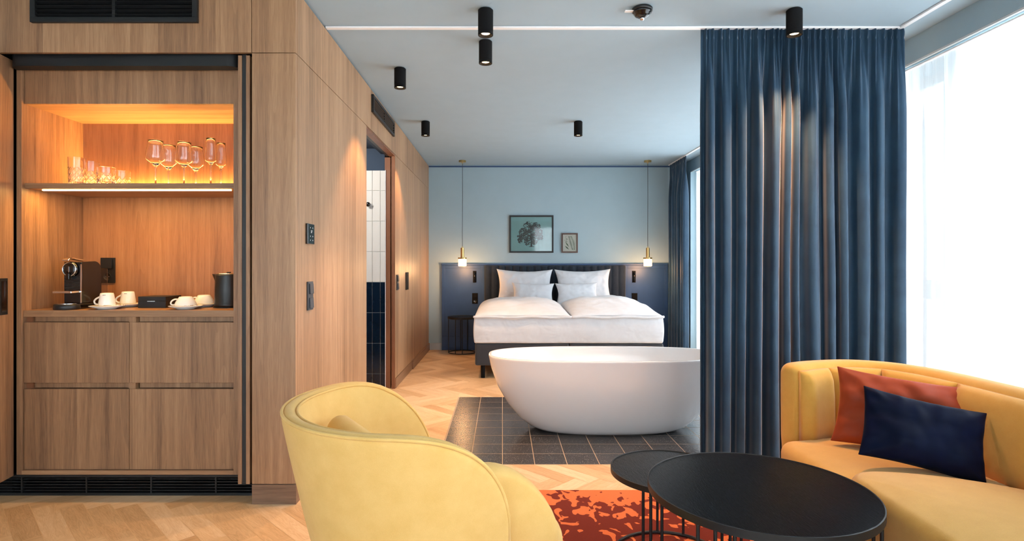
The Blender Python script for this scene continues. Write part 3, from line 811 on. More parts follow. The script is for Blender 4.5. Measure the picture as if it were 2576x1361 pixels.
obj('handle', tube(catmull([(kc[0]+0.066, kc[1], kc[2]+0.18), (kc[0]+0.11, kc[1], kc[2]+0.18), (kc[0]+0.122, kc[1], kc[2]+0.14), (kc[0]+0.118, kc[1], kc[2]+0.06), (kc[0]+0.074, kc[1], kc[2]+0.04)], 6), 0.009, 10), M['kettle'], t, smooth=True)
# coffee machine
t = thing('coffee_machine', 'black capsule coffee machine with chrome ring and water tank', 'coffee machine', (-2.40, 3.28, CZ))
x0, x1, yf, yb = -2.452, -2.353, 3.215, 3.375
def cm_body():
    prof = [(yf, CZ+0.032), (yf, CZ+0.262), (yb-0.055, CZ+0.268)]
    prof += [(yb-0.055+0.055*math.sin(a), CZ+0.268-0.055+0.055*math.cos(a)) for a in [k*PI/16 for k in range(1, 9)]]
    prof += [(yb, CZ+0.032)]
    return loft([[(x0, y, z) for y, z in prof], [(x1, y, z) for y, z in prof]])
smooth_angle(obj('housing', cm_body(), M['gloss_black'], t, bevel=0.003))
obj('base', lathe([(0, 0), (0.062, 0), (0.065, 0.004), (0.064, 0.026), (0.060, 0.030), (0, 0.030)], (-2.412, 3.188, CZ), 48), M['kettle'], t, smooth=True)
obj('foot', boxes((x0-0.004, x1+0.004, 3.19, yb+0.02, CZ, CZ+0.031)), M['gloss_black'], t, bevel=0.003)
obj('drip_tray', lathe([(0, 0), (0.045, 0), (0.045, 0.003), (0, 0.003)], (-2.412, 3.188, CZ+0.0302), 40), M['chrome'], t)
obj('cup_support', boxes((x0-0.014, x1-0.006, 3.145, yf-0.001, CZ+0.090, CZ+0.103)), M['chrome'], t, bevel=0.004)
obj('head', lathe([(0, 0), (0.041, 0), (0.043, -0.004), (0.043, -0.010), (0.036, -0.015), (0, -0.016)], (-2.412, yf-0.0005, CZ+0.222), 40, 'Y'), M['gloss_black'], t, smooth=True)
rc = (-2.412, yf-0.016, CZ+0.222)
obj('chrome_ring', tube([(rc[0]+0.037*math.cos(a), rc[1], rc[2]+0.037*math.sin(a)) for a in [2*PI*k/40 for k in range(40)]], 0.0028, 8, True), M['chrome'], t, smooth=True)
obj('spout', boxes((-2.422, -2.402, yf-0.030, yf-0.017, CZ+0.165, CZ+0.20)), M['gloss_black'], t, bevel=0.003)
obj('emblem_bar', boxes((-2.414, -2.411, yf-0.020, yf-0.0165, CZ+0.205, CZ+0.238)), M['chrome'], t)
bm = bmesh.new()
for k in range(10): box(bm, x0+0.004, x1-0.010, yf-0.004, yf, CZ+0.112+k*0.0075, CZ+0.116+k*0.0075)
obj('ribbed_front', bm, M['black'], t)
obj('chrome_edge', boxes((x1-0.006, x1-0.001, yf-0.003, yf+0.001, CZ+0.034, CZ+0.25)), M['chrome'], t)
lev = catmull([(-2.418, yf-0.035, CZ+0.272), (-2.414, yf-0.012, CZ+0.284), (-2.41, yf+0.02, CZ+0.279), (-2.405, yf+0.07, CZ+0.272)], 6)
obj('lever', loft([[(p[0]-0.018, p[1], p[2]-0.003), (p[0]+0.018, p[1], p[2]-0.003), (p[0]+0.016, p[1], p[2]+0.004), (p[0]-0.016, p[1], p[2]+0.004)] for p in lev]), M['chrome'], t, bevel=0.001)
obj('water_tank', boxes((x0+0.004, x1-0.002, yb+0.0008, yb+0.055, CZ+0.033, CZ+0.224)), thin_glass('smoke_plastic', 1.0, (0.80, 0.78, 0.76, 1)), t, bevel=0.004)
# socket plates, switches
def plate(name, label, cat, c, w, h, facing, rows, group=None, mat='anthracite', socket_rows=()):
    """plate centred at c on a wall; facing '-Y' or '+X'"""
    t = thing(name, label, cat, c, group)
    def P(bm):
        if facing == '+X': bmesh.ops.rotate(bm, verts=bm.verts, cent=(0, 0, 0), matrix=Matrix.Rotation(PI/2, 3, 'Z'))
        bmesh.ops.translate(bm, verts=bm.verts, vec=c); return bm
    obj('frame', P(boxes((-w/2, w/2, -0.010, -0.0005, -h/2, h/2))), M[mat], t, bevel=0.0015)
    rh = h/rows
    for r in range(rows):
        zc = h/2-rh*(r+0.5)
        if r in socket_rows:
            bm = lathe([(0.0, -0.0105), (0.021, -0.0105), (0.022, -0.013), (0.0235, -0.0135), (0.0235, -0.0102)], (0, 0, zc), 32, 'Y')
            obj('socket', P(bm), M['black'], t, smooth=True)
            bm = bmesh.new()
            for sx in (-0.0095, 0.0095): cyl(bm, (sx, -0.0112, zc), 0.0024, 0.0006, 12, 'Y')
            obj('contact', P(bm), M['chrome'], t)
        else:
            bm = boxes((-w*0.34, w*0.34, -0.016, -0.0103, zc-rh*0.36, zc+rh*0.36)); 
            bmesh.ops.rotate(bm, verts=bm.verts, cent=(0, -0.0103, zc), matrix=Matrix.Rotation(0.0, 3, 'X'))
            for v in bm.verts:
                if v.co.y < -0.012 and v.co.z < zc: v.co.y -= 0.003
            obj('rocker', P(bm), M[mat], t, bevel=0.001)
    return t
plate('power_socket', 'black double plate with switch and socket behind the coffee machine', 'socket', (-2.443, NB, 1.213), 0.088, 0.156, '-Y', 2, mat='black', socket_rows=(1,))
plate('light_switch', 'dark grey double light switch below the thermostat', 'light switch', (WX, 3.205, 1.075), 0.085, 0.158, '+X', 2)
plate('light_switch', 'dark grey double light switch between bathroom doorway and wardrobe', 'light switch', (WX, 5.885, 1.065), 0.085, 0.158, '+X', 2)
t = thing('thermostat', 'black touch panel thermostat on the oak wall above the switch', 'thermostat', (WX, 3.20, 1.425))
obj('panel', boxes((WX+0.0005, WX+0.014, 3.145, 3.255, 1.362, 1.475)), M['gloss_black'], t, bevel=0.003)
for (dy, dz) in ((-0.024, 0.035), (0.024, 0.035), (-0.024, -0.012), (0.024, -0.012), (-0.024, -0.034), (0.024, -0.034)):
    obj('icon', boxes((WX+0.0141, WX+0.0145, 3.205+dy*0.8-0.0022, 3.205+dy*0.8+0.0022, 1.418+dz-0.003, 1.418+dz+0.003)), M['white_metal'], t)
fc = bpy.data.curves.new('reading', 'FONT'); fc.body = '20°'; fc.size = 0.020; fc.align_x = 'CENTER'
tmpo = bpy.data.objects.new('tmp', fc); COL.objects.link(tmpo); bpy.context.view_layer.update()
fme = bpy.data.meshes.new_from_object(tmpo); bpy.data.objects.remove(tmpo); fme.materials.append(M['white_metal'])
fo = bpy.data.objects.new('temperature_reading', fme); COL.objects.link(fo)
fo.parent = t; fo.location = (0.0147, 0.005, 0.0); fo.rotation_euler = (PI/2, 0, PI/2)

# ================================================================== CEILING FITTINGS
spots = [(-0.096, 3.27, 'ceiling spotlight nearest the camera in the middle of the room'),
         (-0.11, 3.73, 'ceiling spotlight directly behind the white ceiling track'),
         (-0.757, 4.25, 'ceiling spotlight beside the near end of the oak wall'),
         (-0.78, 5.83, 'ceiling spotlight beside the oak wall, farther into the room'),
         (0.768, 5.83, 'ceiling spotlight at centre, between bathtub and bed'),
         (1.66, 3.27, 'ceiling spotlight in front of the large blue curtain')]
def spotlight():
    t = thing('ceiling_spotlight', '', 'ceiling spotlight', (0, 0, 0), 'black cylindrical ceiling spotlights')
    obj('housing', lathe([(0, 0), (0.036, 0), (0.043, -0.006), (0.043, -0.125), (0.041, -0.127), (0.041, -0.130), (0.043, -0.132), (0.043, -0.147), (0.037, -0.147), (0.034, -0.13), (0, -0.128)], (0, 0, -0.0005), 40), M['black_matt'], t, smooth=False)
    for o in t.children: smooth_angle(o, 30)
    obj('lamp_face', lathe([(0, -0.131), (0.022, -0.131), (0.026, -0.133), (0.024, -0.136), (0, -0.1385)], (0, 0, 0), 32), M['lamp'], t, smooth=True)
    l = bpy.data.lights.new('spot_beam', 'SPOT'); l.energy = 52; l.color = (1.0, 0.56, 0.26); l.spot_size = math.radians(86); l.spot_blend = 0.45; l.shadow_soft_size = 0.02
    o = bpy.data.objects.new('spot_beam', l); COL.objects.link(o); o.parent = t; o.location = (0, 0, -0.15)
    return t
sp0 = spotlight()
for i, (x, y, lb) in enumerate(spots):
    if i == 0: sp0.location = (x, y, H); sp0['label'] = 'black '+lb
    else:
        sd = dup(sp0, (x, y, H), 'black '+lb)
        if i == 5:
            for ch in sd.children:
                if ch.type == 'LIGHT': ch.data = ch.data.copy(); ch.data.energy = 95; ch.data.spot_size = math.radians(82); ch.data.spot_blend = 0.75; ch.data.color = (1.0, 0.52, 0.26)
# smoke detector
dc = (0.79, 3.25, H-0.0005)
t = thing('smoke_detector', 'black domed smoke detector on the ceiling beside the track', 'smoke detector', dc)
obj('base_ring', lathe([(0, 0), (0.052, 0), (0.058, -0.006), (0.057, -0.02), (0, -0.02)], dc, 40), M['black'], t, smooth=True)
obj('dome', lathe([(0, -0.0205), (0.054, -0.0205), (0.052, -0.03), (0.044, -0.034), (0.042, -0.044), (0.034, -0.048), (0.018, -0.056), (0, -0.057)], dc, 40), M['gloss_black'], t, smooth=True)
obj('sensor_tip', lathe([(0, -0.0575), (0.014, -0.0575), (0.015, -0.062), (0.008, -0.07), (0, -0.071)], dc, 16), M['chrome'], t, smooth=True)
obj('label_tab', boxes((dc[0]-0.098, dc[0]-0.050, 3.235, 3.262, H-0.022, H-0.018)), M['white_metal'], t, bevel=0.001)
# curtain track on the ceiling: across the room, then along the windows
def bar(x0, x1, y0, y1):
    return boxes((x0, x1, y0, y1, H-0.012, H-0.0005))
struct(obj('trim_7', bar(WX+0.001, 2.45, 3.495, 3.527), M['white_metal'], bevel=0.002))
struct(obj('trim_8', bar(2.415, 2.447, -2.55, 3.494), M['white_metal'], bevel=0.002))
struct(obj('trim_9', bar(2.415, 2.447, 3.5275, BY-0.03), M['white_metal'], bevel=0.002))

# pendants
def pendant():
    t = thing('pendant_lamp', '', 'pendant lamp', (0, 0, 0), 'brass pendants either side of the bed')
    obj('ceiling_rose', lathe([(0, 0), (0.050, 0), (0.050, -0.022), (0.046, -0.026), (0.008, -0.026), (0.006, -0.042), (0, -0.042)], (0, 0, -0.0005), 40), M['brass'], t)
    obj('cord', tube([(0, 0, -0.04), (0.0015, 0, -0.5), (-0.001, 0, -1.0), (0, 0, -1.225)], 0.0032, 8), M['black'], t, smooth=True)
    obj('socket_tube', lathe([(0, 0), (0.006, 0), (0.008, -0.018), (0.024, -0.02), (0.025, -0.155), (0, -0.155)], (0, 0, -1.20), 40), M['brass'], t, smooth=False)
    obj('collar', lathe([(0, 0), (0.060, 0), (0.061, -0.004), (0.061, -0.018), (0.058, -0.02), (0, -0.02)], (0, 0, -1.355), 40), M['brass'], t)
    for o in t.children: smooth_angle(o, 30)
    obj('glass_shade', lathe([(0, -0.001), (0.055, -0.001), (0.057, -0.01), (0.057, -0.098), (0.050, -0.103), (0, -0.104)], (0, 0, -1.375), 40), emit('opal_shade', (1.0, 0.72, 0.42, 1), 2.6), t, smooth=True)
    obj('base_ring', lathe([(0.036, 0), (0.044, 0), (0.044, -0.006), (0.036, -0.006), (0.036, 0)], (0, 0, -1.4795), 32), M['brass'], t)
    l = bpy.data.lights.new('pendant_glow', 'POINT'); l.energy = 9; l.color = (1.0, 0.52, 0.22); l.shadow_soft_size = 0.05
    o = bpy.data.objects.new('pendant_glow', l); COL.objects.link(o); o.parent = t; o.location = (0, -0.0, -1.53)
    return t
p0 = pendant(); p0.location = (-0.56, 8.03, H); p0['label'] = 'brass pendant lamp with lit glass shade left of the bed'
dup(p0, (2.03, 8.03, H), 'brass pendant lamp with lit glass shade right of the bed')

# ================================================================== BED END
# blue panelling
pf = BY-0.03
t = thing('wall_panelling', 'low blue wooden panelling behind the bed with a top ledge', 'wall panelling', (0.75, pf, 0))
obj('panel', boxes((-0.884, 2.41, pf, BY-0.0008, 0, 1.235)), M['navy_panel'], t)
obj('top_rail', boxes((-0.890, 2.41, pf-0.022, BY-0.0008, 1.236, 1.262)), M['navy_panel'], t, bevel=0.003)
for (a, b) in ((-0.884, -0.262), (1.78, 2.41)):
    obj('frame_moulding', boxes((a, a+0.045, pf-0.012, pf-0.0005, 0.215, 1.2355), (b-0.045, b, pf-0.012, pf-0.0005, 0.215, 1.2355),
        (a+0.045, b-0.045, pf-0.012, pf-0.0005, 1.19, 1.2355), (a, b, pf-0.006, pf-0.0005, 0, 0.2)), M['navy_panel'], t, bevel=0.002)
def reading(label, x):
    t = thing('reading_light', label, 'reading light', (x, pf, 1.155), 'slim black reading lights on the panelling')
    obj('back_plate', boxes((x-0.024, x+0.024, pf-0.014, pf-0.0008, 0.985, 1.155)), M['black_matt'], t, bevel=0.002)
    obj('lamp_bar', tube([(x, pf-0.03, 1.005), (x, pf-0.03, 1.135)], 0.009, 12), M['gloss_black'], t, smooth=True)
    bm = bmesh.new(); cyl(bm, (x, pf-0.030, 1.008), 0.003, 0.016, 8, 'Y'); cyl(bm, (x, pf-0.030, 1.132), 0.003, 0.016, 8, 'Y'); obj('pivot', bm, M['brass'], t)
reading('slim black reading light on the panelling left of the bed', -0.405)
reading('slim black reading light on the panelling right of the bed', 1.915)
plate('power_socket', 'black switch and socket plate above the bedside stool', 'socket', (-0.40, pf, 0.753), 0.082, 0.155, '-Y', 2, mat='black_matt', socket_rows=(1,))
plate('power_socket', 'black switch and socket plate right of the bed pillows', 'socket', (1.925, pf, 0.753), 0.082, 0.155, '-Y', 2, mat='black_matt', socket_rows=(1,))

# bed
bx0, bx1, by0, by1 = -0.30, 1.763, 6.28, 8.31
bed = thing('bed', 'double bed with dark grey box spring and channelled charcoal headboard', 'bed', ((bx0+bx1)/2, 7.3, 0))
xm = (bx0+bx1)/2
for (a, b) in ((bx0, xm-0.002), (xm+0.002, bx1)):
    obj('box_spring', boxes((a, b, by0, by1, 0.142, 0.385)), M['boxspring'], bed, bevel=0.022, bseg=4)
for (lx, ly) in ((bx0+0.085, by0+0.06), (bx1-0.085, by0+0.06), (bx0+0.085, by1-0.1), (bx1-0.085, by1-0.1), (xm, by0+0.1)):
    bm = bmesh.new(); cyl(bm, (lx, ly, 0), 0.022, 0.145, 20, 'Z', 0.024); obj('leg', bm, M['black_matt'], bed, smooth=False)
bm = boxes((bx0-0.008, bx1-0.006, by0-0.004, by1, 0.386, 0.675))
bmesh.ops.subdivide_edges(bm, edges=bm.edges, cuts=14, use_grid_fill=True)
for v in bm.verts:
    n = mnoise.noise(v.co*3.1)*0.010+mnoise.noise(v.co*11)*0.004
    if v.co.z < 0.40: n += 0.005*math.sin(v.co.x*60)*mnoise.noise(v.co*6)
    if v.co.y < by0+0.01: v.co.y += n-0.012*math.sin(PI*(v.co.z-0.386)/0.289)
    if v.co.x > bx1-0.02: v.co.x += 0.01*math.sin(PI*(v.co.z-0.386)/0.289)+n*0.5
    if v.co.x < bx0: v.co.x -= 0.01*math.sin(PI*(v.co.z-0.386)/0.289)+n*0.5
obj('mattress', bm, M['linen'], bed, smooth=True, bevel=0.03, bseg=4)
# headboard with vertical channels
def headboard():
    x0, x1, y1, z0, z1 = -0.262, 1.78, pf-0.0235, 0.30, 1.234
    n = 20; w = (x1-x0)/n; cols = []
    xs = []
    for k in range(n):
        for j in range(7):
            u = j/7; xs.append((x0+w*(k+u), math.sin(PI*u)**0.45 if 0 < u < 1 else 0.0))
    xs.append((x1, 0.0))
    rings = []
    for x, p in xs:
        yf_ = y1-0.042-0.022*p
        rings.append([(x, y1, z0), (x, yf_, z0), (x, yf_, z1-0.02), (x, yf_+0.006, z1-0.006), (x, yf_+0.02, z1), (x, y1, z1)])
    return loft(rings)
obj('headboard', headboard(), M['headboard'], bed, smooth=True)

def cushion(w, h, th, seedv=0, n=40, pinch=0.07, wr=0.006, p=2.6, q=0.55, bottom=1.0, ear=1.0):
    """pillow in the XZ plane, thickness along Y (front is -Y)"""
    bm = bmesh.new(); fr = {}; bk = {}
    for i in range(n+1):
        for j in range(n+1):
            u = -1+2*i/n; v = -1+2*j/n
            x = u*w/2*(1-pinch*(1-v*v)*abs(u)**3*0.0-pinch*(1-v*v)*abs(u)**2); z = v*h/2*(1-pinch*1.3*(1-u*u)*abs(v)**2)
            t_ = max(0.0, (1-abs(u)**p))**q*max(0.0, (1-abs(v)**p))**q
            P = Vector((x*3+seedv, z*3, seedv*2))
            rr = max(abs(u), abs(v))
            wn = wr*(mnoise.noise(P*2.4)+0.6*mnoise.noise(P*6.0))
            # folds radiating from the corners
            cr = max(0, abs(u)+abs(v)-1.1)
            wn += cr*0.012*math.sin((u*u-v*v)*9+seedv)*(1-rr**6)
            pk_ = 0.004*(math.sin(u*19+seedv*2)+0.6*math.sin(u*31+seedv))*abs(v)**5*(1-abs(v)**14)+0.003*math.sin(v*15+seedv)*abs(u)**5*(1-abs(u)**14)
            y = -(th/2)*t_-wn*(t_**0.5)-(pk_ if wr > 0.008 else 0)
            fr[i, j] = bm.verts.new((x, y, z))
            if 0 < i < n and 0 < j < n: bk[i, j] = bm.verts.new((x, th/2*t_*bottom-wn*0.4, z))
            else: bk[i, j] = fr[i, j]
    for i in range(n):
        for j in range(n):
            bm.faces.new((fr[i, j], fr[i+1, j], fr[i+1, j+1], fr[i, j+1]))
            q4 = (bk[i, j], bk[i, j+1], bk[i+1, j+1], bk[i+1, j])
            if len(set(q4)) == 4:
                try: bm.faces.new(q4)
                except ValueError: pass
    return bm
def pillow(name, label, cat, size, loc, tilt, yaw=0, roll=0, mat='linen', group=None, seedv=0, **kw):
    bm = cushion(*size, seedv=seedv, **kw)
    bmesh.ops.rotate(bm, verts=bm.verts, cent=(0, 0, 0), matrix=Matrix.Rotation(roll, 3, 'Y'))
    bmesh.ops.rotate(bm, verts=bm.verts, cent=(0, 0, 0), matrix=Matrix.Rotation(-tilt, 3, 'X'))
    bmesh.ops.rotate(bm, verts=bm.verts, cent=(0, 0, 0), matrix=Matrix.Rotation(yaw, 3, 'Z'))
    o = obj(name, bm, M[mat], None, smooth=True, subsurf=1); o.location = loc
    return tag(o, label, cat, group)
pg = 'white bed pillows'
pillow('pillow', 'large white pillow leaning on the left half of the headboard', 'pillow', (0.815, 0.54, 0.17), (0.312, 8.075, 0.935), 0.36, 0, 0.01, group=pg, seedv=1, pinch=0.13, wr=0.012)
pillow('pillow', 'large white pillow leaning on the right half of the headboard', 'pillow', (0.815, 0.54, 0.17), (1.138, 8.075, 0.935), 0.36, 0, -0.01, group=pg, seedv=5, pinch=0.13, wr=0.012)
pillow('pillow', 'small white pillow in front of the left large pillow', 'pillow', (0.60, 0.34, 0.15), (0.415, 7.84, 0.845), 0.42, 0, 0.03, group=pg, seedv=9, pinch=0.13, wr=0.010)
pillow('pillow', 'small white pillow in front of the right large pillow', 'pillow', (0.60, 0.34, 0.15), (1.02, 7.84, 0.845), 0.42, 0, -0.03, group=pg, seedv=13, pinch=0.13, wr=0.010)
def duvet(label, x0, x1, sd, hi):
    w = x1-x0; d = 1.50; n = 36
    bm = bmesh.new(); top = {}; bot = {}
    for i in range(n+1):
        for j in range(n+1):
            u = -1+2*i/n; v = -1+2*j/n
            prof = (max(0, 1-abs(u)**3.2))**0.5*(max(0, 1-abs(v)**3.0))**0.5
            X = (x0+x1)/2+u*w/2; Y = by0-0.015+d/2+v*d/2
            slope = 0.5+0.5*min(1.0, (v+1)/1.1)
            P = Vector((X*2.2+sd, Y*2.2, sd)); wn = 0.022*mnoise.noise(P*1.5)+0.012*mnoise.noise(P*4.2)+0.006*mnoise.noise(P*9)
            z = 0.683+hi*prof*slope+wn*prof
            top[i, j] = bm.verts.new((X, Y-0.004*math.sin(X*9)*(1 if v < -0.98 else 0), z))
            bot[i, j] = bm.verts.new((X+0.004*u, Y, 0.680-0.0)) if 0 < i < n and 0 < j < n else top[i, j]
    for i in range(n):
        for j in range(n):
            bm.faces.new((top[i, j], top[i+1, j], top[i+1, j+1], top[i, j+1]))
            q4 = (bot[i, j], bot[i, j+1], bot[i+1, j+1], bot[i+1, j])
            try: bm.faces.new(q4)
            except ValueError: pass
    o = obj('duvet', bm, M['linen'], None, smooth=True, subsurf=1)
    # rolled front lip of the cover
    lip = obj('hem', tube(catmull([(x0+0.004, by0-0.005, 0.676)]+[(x0+0.02+(w-0.04)*k/10, by0-0.02+0.004*math.sin(k*2.1+sd), 0.674+0.004*math.sin(k*1.3)) for k in range(11)]+[(x1-0.004, by0-0.005, 0.676)], 4), 0.014, 10), M['linen'], o, smooth=True)
    return tag(o, label, 'duvet', 'two white duvets side by side on the bed')
duvet('puffed white duvet on the left side of the bed', bx0-0.012, 0.752, 2.0, 0.155)
duvet('puffed white duvet on the right side of the bed', 0.7535, bx1-0.002, 6.0, 0.17)

# bedside stool
def rod_table(t, c, r, ztop, thick, angles, rodw, zfloor=0.0, arc=None):
    obj('tabletop', lathe([(0, ztop-0.006), (r-0.006, ztop-0.006), (r-0.006, ztop-0.002), (0, ztop-0.0015)], (c[0], c[1], 0), 72), M['tabletop'], t)
    obj('rim', lathe([(r-0.006, ztop-thick), (r, ztop-thick), (r, ztop), (r-0.004, ztop+0.001), (r-0.0058, ztop-0.001), (r-0.006, ztop-thick)], (c[0], c[1], 0), 72), M['black'], t, smooth=False)
    obj('underside', lathe([(0, ztop-thick+0.004), (r-0.0065, ztop-thick+0.004), (r-0.0065, ztop-0.0075), (0, ztop-0.0075)], (c[0], c[1], 0), 72), M['black'], t)
    for o in t.children: smooth_angle(o, 30)
    rr = r-0.012
    for a in angles:
        x, y = c[0]+rr*math.cos(a), c[1]+rr*math.sin(a)
        bm = bmesh.new(); cyl(bm, (x, y, zfloor+0.004), rodw/2, ztop-thick-zfloor-0.0035, 14); obj('leg', bm, M['black'], t, smooth=False)
    rw = rodw*0.55
    obj('floor_ring', tube([(c[0]+rr*math.cos(a), c[1]+rr*math.sin(a), zfloor+rw+0.0005) for a in ([2*PI*k/72 for k in range(72)] if arc is None else [arc[0]+(arc[1]-arc[0])*k/60 for k in range(61)])], rw, 10, arc is None), M['black'], t, smooth=True)
t = thing('bedside_stool', 'round black bedside stool with rod legs left of the bed', 'stool', (-0.575, 8.14, 0))
ac = math.acos
rod_table(t, (-0.575, 8.14), 0.20, 0.512, 0.03, [PI, 0, -ac(-0.41), ac(-0.16), -ac(0.10), ac(0.37)], 0.011)

# framed pictures
pz = BY-0.0008
def frame(label, x0, x1, z0, z1, fw, mat, pmat):
    t = thing('framed_picture', label, 'picture', ((x0+x1)/2, pz, z0))
    obj('frame', boxes((x0, x1, pz-0.024, pz, z0, z0+fw), (x0, x1, pz-0.024, pz, z1-fw, z1), (x0, x0+fw, pz-0.024, pz, z0+fw, z1-fw), (x1-fw, x1, pz-0.024, pz, z0+fw, z1-fw)), mat, t, bevel=0.001)
    obj('print', boxes((x0+fw, x1-fw, pz-0.010, pz-0.004, z0+fw, z1-fw)), pmat, t)
    obj('glass', boxes((x0+fw, x1-fw, pz-0.018, pz-0.016, z0+fw, z1-fw)), M['picglass'], t)
    return t
def poly_disc(bm, x, z, r, y, k=7, ang=0, sx=1.0):
    vs = []
    for i in range(k):
        a = 2*PI*i/k; rr = r*(0.75+0.25*math.cos(a*3+ang))
        p = Vector((math.cos(a)*rr*sx, 0, math.sin(a)*rr)); p.rotate(Matrix.Rotation(ang, 3, 'Y'))
        vs.append(bm.verts.new((x+p.x, y, z+p.z)))
    bm.faces.new(vs)
t1 = frame('black framed print of a dark tree on turquoise above the bed', 0.10, 0.745, 1.419, 1.966, 0.024, M['black'], plain('turquoise_print', C(140, 190, 188), 0.7, noise_amt=0.08))
bm = bmesh.new(); rnd = random.Random(4)
def tx(u): return 0.124+u*(0.597/ (1.0))   # 0..1 across the print
def tz(v): return 1.443+v*0.499
yy = pz-0.0104
# canopy of leaf clumps with gaps, on a short trunk
clumps = [(0.44, 0.70, 0.17), (0.30, 0.56, 0.12), (0.55, 0.60, 0.17), (0.40, 0.45, 0.15), (0.24, 0.42, 0.10), (0.60, 0.42, 0.14), (0.22, 0.31, 0.07), (0.40, 0.26, 0.09), (0.62, 0.72, 0.12), (0.70, 0.56, 0.10), (0.72, 0.40, 0.08), (0.58, 0.26, 0.07)]
for (u, v, r) in clumps:
    for k in range(int(900*r)):
        a = rnd.uniform(0, 2*PI); q = r*math.sqrt(rnd.random())
        poly_disc(bm, tx(u+q*math.cos(a)*0.85), tz(v+q*math.sin(a)), rnd.uniform(0.006, 0.013), yy-rnd.random()*0.0004, 6, rnd.uniform(0, 6))
obj('tree_print', bm, plain('dark_foliage_ink', C(40, 48, 40), 0.8, noise_amt=0.4), t1)
bm = bmesh.new()
def quad(a, b, w0, w1, y=yy-0.0006):
    a = Vector((tx(a[0]), 0, tz(a[1]))); b = Vector((tx(b[0]), 0, tz(b[1]))); d = (b-a).normalized(); s = Vector((-d.z, 0, d.x))
    bm.faces.new([bm.verts.new((p.x, y, p.z)) for p in (a-s*w0, a+s*w0, b+s*w1, b-s*w1)])
quad((0.50, 0.13), (0.50, 0.40), 0.014, 0.009)
for e in ((0.35, 0.62), (0.62, 0.62), (0.30, 0.42), (0.66, 0.45), (0.47, 0.75)): quad((0.50, 0.36), e, 0.006, 0.002)
quad((0.44, 0.13), (0.57, 0.13), 0.004, 0.004)
obj('trunk_print', bm, plain('dark_trunk_ink', C(34, 34, 30), 0.8), t1)
t2 = frame('small brown framed print of green leaves beside the tree picture', 0.862, 1.10, 1.419, 1.706, 0.020, oak('brown_frame', C(70, 48, 38), C(92, 66, 54), C(110, 82, 68), leaf=3), plain('cream_print', C(226, 226, 212), 0.7, noise_amt=0.02))
bm = bmesh.new(); cx, cz = 0.981, 1.5625
def leafq(x, z, L, w, ang):
    d = Vector((math.cos(ang), 0, math.sin(ang))); s = Vector((-d.z, 0, d.x)); a = Vector((x, 0, z))
    bm.faces.new([bm.verts.new((p.x, yy, p.z)) for p in (a, a+d*L*0.5+s*w, a+d*L, a+d*L*0.5-s*w)])
stem = [(cx+0.055, cz-0.10), (cx+0.045, cz-0.04), (cx+0.03, cz+0.02), (cx+0.005, cz+0.09)]
sp_ = catmull([(a, 0, b) for a, b in stem], 6)
for k, p in enumerate(sp_):
    L = 0.018+0.028*math.sin(PI*(k+2)/(len(sp_)+4))
    leafq(p.x, p.z, L, 0.0035, 0.35); leafq(p.x, p.z, L, 0.0035, PI-0.25)
for k in range(16): leafq(cx-0.06+rnd.uniform(-0.012, 0.03), cz+0.03+rnd.uniform(-0.02, 0.06), 0.014, 0.003, rnd.uniform(0, 6))
leafq(cx-0.065, cz+0.02, 0.10, 0.009, -0.95); leafq(cx-0.07, cz-0.04, 0.085, 0.010, -0.75)
obj('leaf_print', bm, plain('leaf_green_ink', C(96, 116, 84), 0.8, noise_amt=0.3), t2)

